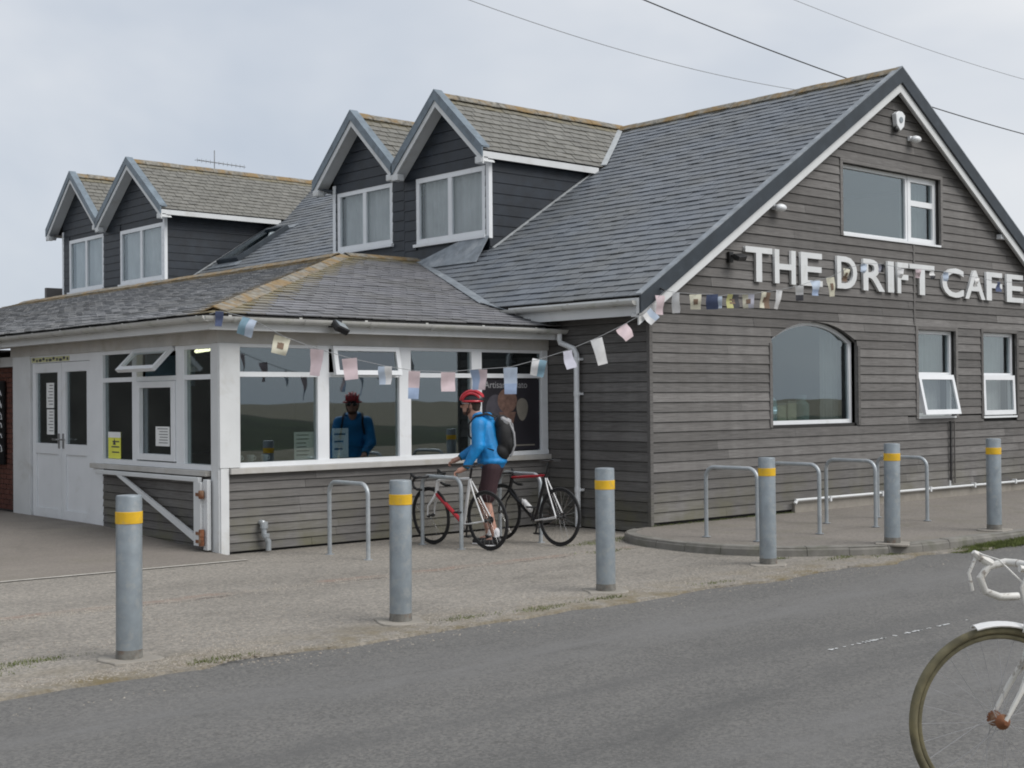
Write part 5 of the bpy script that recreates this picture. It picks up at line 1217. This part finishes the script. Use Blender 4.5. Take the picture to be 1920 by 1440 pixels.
# white display bicycle in the foreground
hubp = U(1872, 1350, 1, 0)  # direction only
dr = (hubp-CP).normalized(); dep = 5.19/dr.dot(F2); HP = CP+dr*dep
Rw = .362; ang_ = PI-.58          # heading of the front of the bicycle: towards -X
hx_, hy_ = math.cos(ang_), math.sin(ang_); wbw = 1.03
wloc = (HP.x-hx_*wbw, HP.y-hy_*wbw, HP.z-Rw)
bk3 = bike('white_bicycle', 'old white painted bicycle with faded tyres and a rusty hub on the near verge', wloc, ang_, R_=Rw, wb=wbw, frame='chip', fork='chip', accent='chip', tape='chip', tyre='oldtyre', rim='oldtyre', seatc='bwhite', tr=.0165, old=True, steer=.0, seath=1.0)
mb = MB(); n = 20; pts = [(wloc[0]+hx_*(.5+1.0*math.cos(2*PI*k/n)*random.uniform(.9, 1.1)), wloc[1]-.05+.45*math.sin(2*PI*k/n)*random.uniform(.85, 1.1), .0) for k in range(n)]
zt_ = max(.03, wloc[2]); mb.add([(x, y, zt_-.002) for x, y, z in pts]+[(x+(x-wloc[0]-hx_*.5)*.35, y+(y-wloc[1])*.6, -.03) for x, y, z in pts], [tuple(range(n))]+[(i, (i+1) % n, n+(i+1) % n, n+i) for i in range(n)]); mb.obj('verge_mound', M['verge_g'], smooth=False)['kind'] = 'structure'
print('wb', HP, wloc)

# ------------------------------------------------------------------ the cyclist
def remesh(parts, name, m_, parent, vox=.012, smooth_it=4, local=True):
    mb = MB(); 
    for p in parts: p(mb)
    me = mb.mesh(name+'_src', m_); o_ = bpy.data.objects.new(name, me); COL.objects.link(o_)
    r = o_.modifiers.new('r', 'REMESH'); r.mode = 'VOXEL'; r.voxel_size = vox; r.use_smooth_shade = True
    s_ = o_.modifiers.new('s', 'SMOOTH'); s_.iterations = smooth_it; s_.factor = .5
    bpy.context.view_layer.update(); dg = bpy.context.evaluated_depsgraph_get(); me2 = bpy.data.meshes.new_from_object(o_.evaluated_get(dg)); o_.modifiers.clear(); o_.data = me2; me2.name = name
    bpy.data.meshes.remove(me); me2.materials.clear(); me2.materials.append(m_)
    me2.polygons.foreach_set('use_smooth', [True]*len(me2.polygons)); o_.parent = parent; reg(o_, (0, 0, 0)); return o_
def cap(a, b, ra, rb, sx=1):       # tapered capsule
    a, b = Vector(a), Vector(b)
    def f(mb):
        d = b-a; L_ = d.length; q = d.to_track_quat('Z', 'Y').to_matrix().to_4x4(); prof = []
        for k in range(0, 5): th = -PI/2+PI/2*k/4; prof.append((max(.0008, ra*math.cos(th)), ra*math.sin(th)))
        for k in range(0, 5): th = PI/2*k/4; prof.append((max(.0008, rb*math.cos(th)), L_+rb*math.sin(th)))
        mb.lathe(prof, a, 14, q @ Matrix.Diagonal((sx, 1, 1, 1)))
    return f
def el(c_, r, Mx=None): return lambda mb: mb.ell(c_, r, 18, 12, Mx)
PP = Vector((-2.19, .46, 0)); fdir = Vector((-.62, .78)).normalized(); prz = math.atan2(fdir.y, fdir.x)-PI/2
PS = thing('person', 'man in a bright blue jacket, dark shorts and red helmet standing between the bicycles', 'person', (PP.x, PP.y, 0), prz)
# local: +y forward, -x his left (towards the camera)
hipz = .93; L_, Rr = -1, 1
jts = {}
lean_ = .17
sh = {s_: Vector((s_*.175, .12, 1.40)) for s_ in (-1, 1)}; elb = {-1: Vector((-.235, .16, 1.12)), 1: Vector((.235, .20, 1.14))}; wr = {-1: Vector((-.225, .33, .95)), 1: Vector((.16, .42, 1.0))}
hip = {s_: Vector((s_*.09, -.01, .90)) for s_ in (-1, 1)}; kn = {-1: Vector((-.10, .05, .49)), 1: Vector((.10, .13, .50))}; an = {-1: Vector((-.10, -.06, .09)), 1: Vector((.11, .06, .09))}
hd = Vector((0, .24, 1.625))
Rinv = Matrix.Rotation(-prz, 3, 'Z')
tgt = Rinv @ (Vector((-2.60, .58, .86))-Vector((PP.x, PP.y, 0)))      # near hand rests on the rack beside the red bicycle
wr[-1] = tgt+Vector((.0, -.085, .045)); d_ = wr[-1]-sh[-1]
if d_.length > .535: wr[-1] = sh[-1]+d_.normalized()*.535
mid = (sh[-1]+wr[-1])/2; hlen = math.sqrt(max(.0, .272**2-((wr[-1]-sh[-1]).length/2)**2)); elb[-1] = mid+Vector((-.35, -.95, -.1)).normalized()*hlen
print('person', PP, 'tgt', tgt, d_.length)
bod = [el((0, .22, 1.52), (.058, .062, .09)), cap((0, .12, 1.44), (0, .215, 1.56), .062, .055), el(hd, (.073, .095, .108)), el(hd+Vector((0, .045, -.055)), (.055, .058, .062)), el(hd+Vector((0, .07, -.09)), (.03, .028, .026)),
       cap(hd+Vector((0, .09, .02)), hd+Vector((0, .118, -.018)), .010, .015), el(hd+Vector((0, .094, -.048)), (.022, .012, .008)), el(hd+Vector((0, .092, -.06)), (.02, .012, .007)), el(hd+Vector((-.075, -.005, -.01)), (.012, .02, .032)), el(hd+Vector((.075, -.005, -.01)), (.012, .02, .032)),
       el(hd+Vector((-.03, .083, .018)), (.016, .012, .010)), el(hd+Vector((.03, .083, .018)), (.016, .012, .010)), cap((0, .03, .98), (0, .10, 1.36), .10, .10, 1.1)]
for s_ in (-1, 1):
    bod += [cap(sh[s_], elb[s_], .05, .042), cap(elb[s_], wr[s_], .042, .028), cap(hip[s_], kn[s_], .085, .058), cap(kn[s_]+Vector((0, -.015, -.03)), kn[s_]+Vector((0, -.035, -.16)), .052, .056), cap(kn[s_]+Vector((0, -.03, -.14)), an[s_], .054, .036), cap(an[s_], an[s_]+Vector((0, .13, -.045)), .036, .026)]
    w = wr[s_]; bod += [cap(w, w+Vector((0, .07, -.03)), .027, .032, 1.2)]
    for fi in range(4):
        off = Vector((-.027+.018*fi, .09, -.04)); p0 = w+off; p1 = p0+Vector((0, .035-.004*abs(fi-1.5), -.012)); p2 = p1+Vector((0, .006, -.03)); p3 = p2+Vector((0, -.018, -.012))
        bod += [cap(w+Vector((off.x*.8, .05, -.025)), p0, .012, .0105), cap(p0, p1, .0105, .0095), cap(p1, p2, .0095, .009), cap(p2, p3, .009, .008)]
    tx = -s_*.032; bod += [cap(w+Vector((tx*.6, .02, -.012)), w+Vector((tx*1.25, .06, -.035)), .013, .011), cap(w+Vector((tx*1.25, .06, -.035)), w+Vector((tx*1.1, .09, -.06)), .011, .009)]
remesh(bod, 'body', M['skin'], PS, .0075, 3)
jk = [cap((0, .0, 1.0), (0, .055, 1.2), .168, .165, 1.12), cap((0, .05, 1.15), (0, .09, 1.35), .165, .155, 1.2), el((0, .0, .975), (.20, .178, .08)), cap((-.13, .10, 1.415), (.13, .10, 1.415), .075, .075), cap((0, .13, 1.44), (0, .17, 1.485), .085, .075), el((0, .06, 1.44), (.10, .07, .06))]
for s_ in (-1, 1):
    e = elb[s_]; w = wr[s_]; m1 = sh[s_].lerp(e, .5)
    jk += [cap(sh[s_], e, .086, .071), cap(e, w+(e-w)*.16, .070, .050), cap(e+Vector((0, -.015, .02)), e+Vector((0, .01, -.02)), .064, .06), el(m1, (.075, .07, .05)), el(e.lerp(w, .45), (.055, .05, .03)), el(w+(e-w)*.2, (.05, .045, .03))]
remesh(jk, 'jacket', M['jacket'], PS, .010, 2)
remesh([cap((-.06, .05, 1.49), (.06, .05, 1.49), .05, .05), cap((-.08, .11, 1.50), (-.05, .19, 1.495), .026, .02), cap((.08, .11, 1.50), (.05, .19, 1.495), .026, .02), el((0, .03, 1.46), (.10, .055, .05))], 'hood', M['jacket'], PS, .009, 2)
for s_ in (-1, 1):
    e = elb[s_]; w = wr[s_]; d = (e-w).normalized(); mb = MB(); mb.tube([w+d*.0, w+d*.065], [.037, .049], 14); mb.obj('cuff', M['cuff'], PS, local=True, smooth=True)
sh_ = [el((0, -.01, .93), (.165, .125, .10))]
for s_ in (-1, 1): sh_ += [cap(hip[s_]+Vector((0, 0, .0)), hip[s_].lerp(kn[s_], .78), .112, .098)]
remesh(sh_, 'shorts', M['shorts'], PS, .011, 2)
for s_ in (-1, 1):
    a_ = an[s_]; remesh([cap(a_+Vector((0, 0, .08)), a_, .044, .041), cap(a_, a_+Vector((0, .0, -.02)), .042, .04)], 'sock', M['sock'], PS, .007, 2)
    remesh([cap(a_+Vector((0, -.03, -.035)), a_+Vector((0, .08, -.045)), .044, .042), cap(a_+Vector((0, .08, -.047)), a_+Vector((0, .175, -.055)), .042, .030), el(a_+Vector((0, -.0, -.0)), (.045, .055, .04))], 'shoe', M['black'], PS, .007, 2)
    mb = MB(); mb.box((a_.x-.044, a_.y-.07, .0), (a_.x+.044, a_.y+.20, .014)); mb.obj('sole', M['sock'], PS, local=True, bevel=.006)
# hair, beard, glasses, helmet
remesh([el(hd+Vector((0, -.022, .012)), (.080, .094, .098)), el(hd+Vector((0, -.055, -.04)), (.062, .05, .06))], 'hair', M['hair'], PS, .008, 2)
remesh([el(hd+Vector((0, .05, -.088)), (.052, .05, .034)), el(hd+Vector((-.052, .02, -.055)), (.017, .028, .045)), el(hd+Vector((.052, .02, -.055)), (.017, .028, .045))], 'beard', plain('short_brown_beard', (.09, .045, .03), .9, .3, 60, local=True), PS, .007, 2)
HM = part('helmet', PS)
shell = MB(); Mh = Matrix.Rotation(-.12, 4, 'X')
def hem(mb, c_, r, lo, seg=22, rows=9):
    c_ = Vector(c_); vs = []
    for j in range(rows+1):
        ph = (PI/2+lo)*j/rows
        for i in range(seg):
            th = 2*PI*i/seg; y = math.sin(ph)*math.sin(th); vs.append(c_+(Mh @ Vector((r[0]*math.sin(ph)*math.cos(th), r[1]*y*(1.0+.10*(y < 0)), r[2]*math.cos(ph)))))
    mb.add(vs, [(j*seg+i, (j+1)*seg+i, (j+1)*seg+(i+1) % seg, j*seg+(i+1) % seg) for j in range(rows) for i in range(seg)])
hem(shell, hd+Vector((0, -.012, .045)), (.098, .135, .112), .06); shell.obj('shell', M['bdark'], HM, local=True, smooth=True)
for k in range(5):     # red ribs running front to back, open slots between
    x = -.072+.036*k; mb = MB(); pts = []
    for j in range(13):
        a = PI*(.07+.86*j/12); q = math.sqrt(max(.05, 1-(x/.104)**2)); pts.append(hd+Vector((0, -.012, .045))+(Mh @ Vector((x*(.75+.35*math.sin(a)), .142*q*math.cos(a), .122*q*math.sin(a)))))
    mb.tube(pts, [.010]+[.0155]*11+[.009], 8); mb.obj('rib', M['helmr'], HM, local=True, smooth=True)
mb = MB(); mb.torus(hd+Vector((0, -.015, .043)), .116, .012, ax=0, n=28, m_=8); 
mb.obj('rim', M['helmr'], HM, local=True, smooth=True)
for s_ in (-1, 1):
    mb = MB(); mb.tube([hd+Vector((s_*.088, .0, .03)), hd+Vector((s_*.078, .02, -.04)), hd+Vector((s_*.045, .055, -.108)), hd+Vector((0, .06, -.118))], .005, 6); mb.obj('strap', M['bdark'], HM, local=True)
GL = part('glasses', PS)
mb = MB(); 
for s_ in (-1, 1): mb.tube([hd+Vector((s_*.012, .108, .018)), hd+Vector((s_*.05, .098, .022)), hd+Vector((s_*.074, .07, .02)), hd+Vector((s_*.082, -.01, .018))], .004, 6)
mb.obj('glasses_frame', M['sock'], GL, local=True)
for s_ in (-1, 1): mb = MB(); mb.ell(hd+Vector((s_*.038, .104, .008)), (.027, .005, .018)); mb.obj('lens', M['black'], GL, local=True, smooth=True)
# shoulder straps belong to the rucksack, a thing of its own
bpo = Matrix.Rotation(prz, 3, 'Z') @ Vector((0, .015, .02))
BP = thing('rucksack', 'black rucksack with grey trim on the back of the man in blue', 'rucksack', (PP.x+bpo.x, PP.y+bpo.y, .02), prz)
remesh([el((0, -.165, 1.24), (.145, .105, .215)), el((0, -.13, 1.07), (.15, .10, .12)), el((0, -.14, 1.38), (.12, .085, .11)), el((0, -.235, 1.16), (.10, .05, .12))], 'pack_body', M['pack'], BP, .012, 2)
mb = MB(); mb.tube([(-.02, -.12, 1.475), (-.04, -.22, 1.42), (-.05, -.285, 1.28), (-.05, -.295, 1.14), (-.03, -.24, 1.0)], .013, 8); mb.tube([(.08, -.15, 1.46), (.09, -.24, 1.38), (.09, -.265, 1.2), (.08, -.24, 1.02)], .011, 8); mb.obj('grey_piping', M['grey'], BP, local=True, smooth=True)
mb = MB(); mb.box((-.10, -.235, 1.385), (.10, -.12, 1.455), M=Matrix.Translation((0, -.18, 1.42)) @ Matrix.Rotation(.55, 4, 'X') @ Matrix.Translation((0, .18, -1.42))); mb.obj('lid_panel', M['grey'], BP, local=True, bevel=.02)
for s_ in (-1, 1):
    mb = MB(); mb.tube([(s_*.10, -.08, 1.46), (s_*.115, .02, 1.505), (s_*.125, .15, 1.475), (s_*.13, .235, 1.38), (s_*.15, .225, 1.25), (s_*.185, .10, 1.13), (s_*.16, -.07, 1.08)], .016, 8, r2=.5); mb.obj('shoulder_strap', M['pack'], BP, local=True, smooth=True)

# ------------------------------------------------------------------ bunting
C_ = {'pink': (.62, .47, .50), 'white': (.66, .66, .66), 'blue': (.28, .40, .62), 'dblue': (.06, .09, .2), 'teal': (.16, .32, .42), 'cream': (.60, .57, .42), 'lilac': (.50, .50, .60), 'yel': (.48, .47, .13), 'brown': (.20, .12, .07), 'lblue': (.42, .52, .66), 'dark': (.05, .05, .06)}
CM = {k: plain('flag_'+k, tuple(.72*x+.28*sum(c_)/3 for x in c_), .85, .08, 12, bst=0) for k, c_ in C_.items()}
def bunting(label, P0, P1, pxs, loose, cat='bunting'):
    t_ = thing('bunting', label, cat, P0); line = [Vector(P0)]
    for f in pxs:
        px_, py_, w, h, c1, c2, rot = f; top = UV(px_, py_-h/2, P0, P1); sc = (top-CP).dot(F2)/FOC; W_, H_ = w*sc, h*sc; line.append(top+Vector((0, 0, .005)))
        fn = F2.copy(); fn.z = 0; fn.normalize(); rtv = Vector((fn.y, -fn.x, 0)); yaw = random.uniform(-.5, .5); ud = (rtv*math.cos(yaw)+fn*math.sin(yaw)); W_ /= math.cos(yaw)
        vd = Vector((0, 0, -1)); rm = Matrix.Rotation(rot, 3, fn); ud = rm @ ud; vd = rm @ vd; nn_ = ud.cross(vd)
        nu, nv = 4, 5; ph = random.random()*6; g_ = lambda a, b: top+ud*(a-.5)*W_*(1-.12*b)+vd*b*H_+nn_*(.018*math.sin(3*a+4*b+ph)+.01*math.sin(7*b+ph))
        for half in (0, 1):
            if half == 1 and c2 is None: break
            a0, a1, b0, b1 = 0, 1, 0, 1
            if c2 is not None:
                if h > w*1.5: b0, b1 = (0, .6) if half == 0 else (.6, 1)
                else: a0, a1 = (0, .5) if half == 0 else (.5, 1)
            mb = MB(); vs = [g_(a0+(a1-a0)*i/nu, b0+(b1-b0)*j/nv) for j in range(nv+1) for i in range(nu+1)]
            mb.add(vs, [(j*(nu+1)+i, j*(nu+1)+i+1, (j+1)*(nu+1)+i+1, (j+1)*(nu+1)+i) for j in range(nv) for i in range(nu)]); mb.obj('flag', CM[c1 if half == 0 else c2], t_, recalc=False, smooth=True)
        if c1 in ('cream', 'yel'):
            mb = MB(); vs = [g_(.3+.4*i/nu, .32+.36*j/nv)-nn_*.003*(1 if nn_.dot(F2) > 0 else -1) for j in range(nv+1) for i in range(nu+1)]; mb.add(vs, [(j*(nu+1)+i, j*(nu+1)+i+1, (j+1)*(nu+1)+i+1, (j+1)*(nu+1)+i) for j in range(nv) for i in range(nu)]); mb.obj('printed_motif', CM['brown'], t_, recalc=False)
    line.append(Vector(P1)); mb = MB(); mb.tube(line, .0035, 5); mb.obj('string', M['gcable'], t_); return t_
pB = U(1247, 545, 1, -.28)
bunting('string of small paper flags sagging from the extension corner to the gable corner', (-5.3, 1.42, 2.62), tuple(pB),
        [(412, 598, 15, 28, 'dblue', None, .1), (468, 614, 32, 34, 'teal', 'lblue', .35), (530, 648, 30, 34, 'cream', None, .25), (595, 680, 24, 50, 'pink', None, .1), (655, 692, 28, 40, 'pink', None, -.1), (722, 704, 26, 34, 'lblue', 'white', 0), (777, 722, 22, 52, 'pink', 'blue', .05), (840, 716, 28, 36, 'pink', None, 0), (898, 712, 30, 38, 'blue', 'pink', 0),
         (957, 714, 26, 50, 'lblue', 'blue', 0), (1012, 690, 28, 32, 'white', 'teal', .2), (1063, 675, 20, 34, 'lilac', None, -.25), (1118, 660, 22, 50, 'white', None, -.25), (1165, 626, 24, 28, 'pink', None, -.6), (1212, 597, 24, 24, 'white', 'lblue', -.75), (1238, 572, 17, 36, 'pink', None, .05)], 0)
pE = U(1925, 530, 1, -.7)
bunting('string of mixed paper flags hanging across the gable and the sign letters', tuple(pB), tuple(pE),
        [(1267, 568, 14, 38, 'white', None, 0), (1304, 566, 22, 28, 'cream', None, 0), (1335, 566, 22, 28, 'dblue', None, 0), (1347, 567, 14, 22, 'lblue', None, 0), (1374, 565, 26, 26, 'yel', 'dark', 0), (1403, 565, 22, 26, 'cream', 'lilac', 0), (1436, 563, 20, 30, 'cream', 'brown', .1), (1462, 562, 10, 36, 'white', None, .2),
         (1499, 550, 15, 28, 'white', 'dark', 0), (1529, 540, 18, 28, 'lblue', 'blue', 0), (1557, 538, 14, 36, 'cream', None, -.1), (1588, 516, 12, 24, 'cream', 'brown', .2), (1622, 503, 11, 18, 'lblue', None, .3), (1652, 503, 10, 15, 'lilac', 'dark', 0), (1690, 512, 11, 18, 'white', None, .2), (1722, 513, 10, 16, 'pink', None, .1), (1748, 515, 9, 16, 'white', 'dark', 0), (1774, 519, 10, 17, 'lblue', None, .1), (1832, 530, 10, 18, 'white', None, .2), (1872, 538, 11, 18, 'dblue', None, 0)], 0)
po_ = thing('bunting_bracket', 'small dark hook holding the flag strings at the gable corner', 'hook', tuple(pB)); mb = MB(); mb.tube([pB, pB+Vector((0, .14, .06))], .01, 6); mb.obj('hook', M['black'], po_)

# ------------------------------------------------------------------ overhead wires and aerial
def wire(label, a, b, Y_, r, m_, sag=.25, ext=.6):
    A_, B_ = U(*a, 1, Y_), U(*b, 1, Y_); d = B_-A_; pts = []
    for i in range(41):
        t = -ext+(1+2*ext)*i/40; p = A_+d*t; p.z -= sag*4*t*(1-t)*.5; pts.append(p)
    mb = MB(); mb.tube(pts, r, 6); o_ = mb.obj('overhead_wire', m_, smooth=True); tag(o_, label, 'wire')
wire('thick black overhead wire passing behind the gable peak', (1208, 0), (1900, 246), 19, .022, M['cable'], .5)
wire('thin grey overhead wire left of the black one, ending behind the roof', (880, 0), (1460, 163), 26, .013, M['gcable'], .6)
wire('thin grey overhead wire in the upper right corner of the sky', (1490, 0), (1900, 143), 24, .012, M['gcable'], .3)
AE = thing('tv_aerial', 'metal television aerial above the ridge of the farther dormers', 'aerial', tuple(U(402, 312, 1, 24)))
p = U(402, 320, 1, 24); q = U(402, 282, 1, 24); sc = (p-CP).dot(F2)/FOC
mb = MB(); mb.tube([p-Vector((0, 0, 1.5)), q], .014, 6); mb.obj('mast', M['gcable'], AE)
mb = MB(); A_ = U(370, 300, 1, 24); B_ = U(458, 313, 1, 24); mb.tube([A_, B_], .014, 6)
for i in range(12):
    c_ = A_.lerp(B_, i/11); l_ = .16-.008*i; mb.tube([c_-Vector((0, 0, 0))+Vector((0, -l_, -.02)), c_+Vector((0, l_, .02))], .008, 5); mb.tube([c_+Vector((0, 0, .06)), c_-Vector((0, 0, .06))], .006, 5)
mb.obj('antenna_boom', M['gcable'], AE)
for o_ in list(bpy.data.objects):
    if o_.type == 'MESH' and o_.data.users == 0: pass
print('objects', len(bpy.data.objects), 'slates', len(SL))
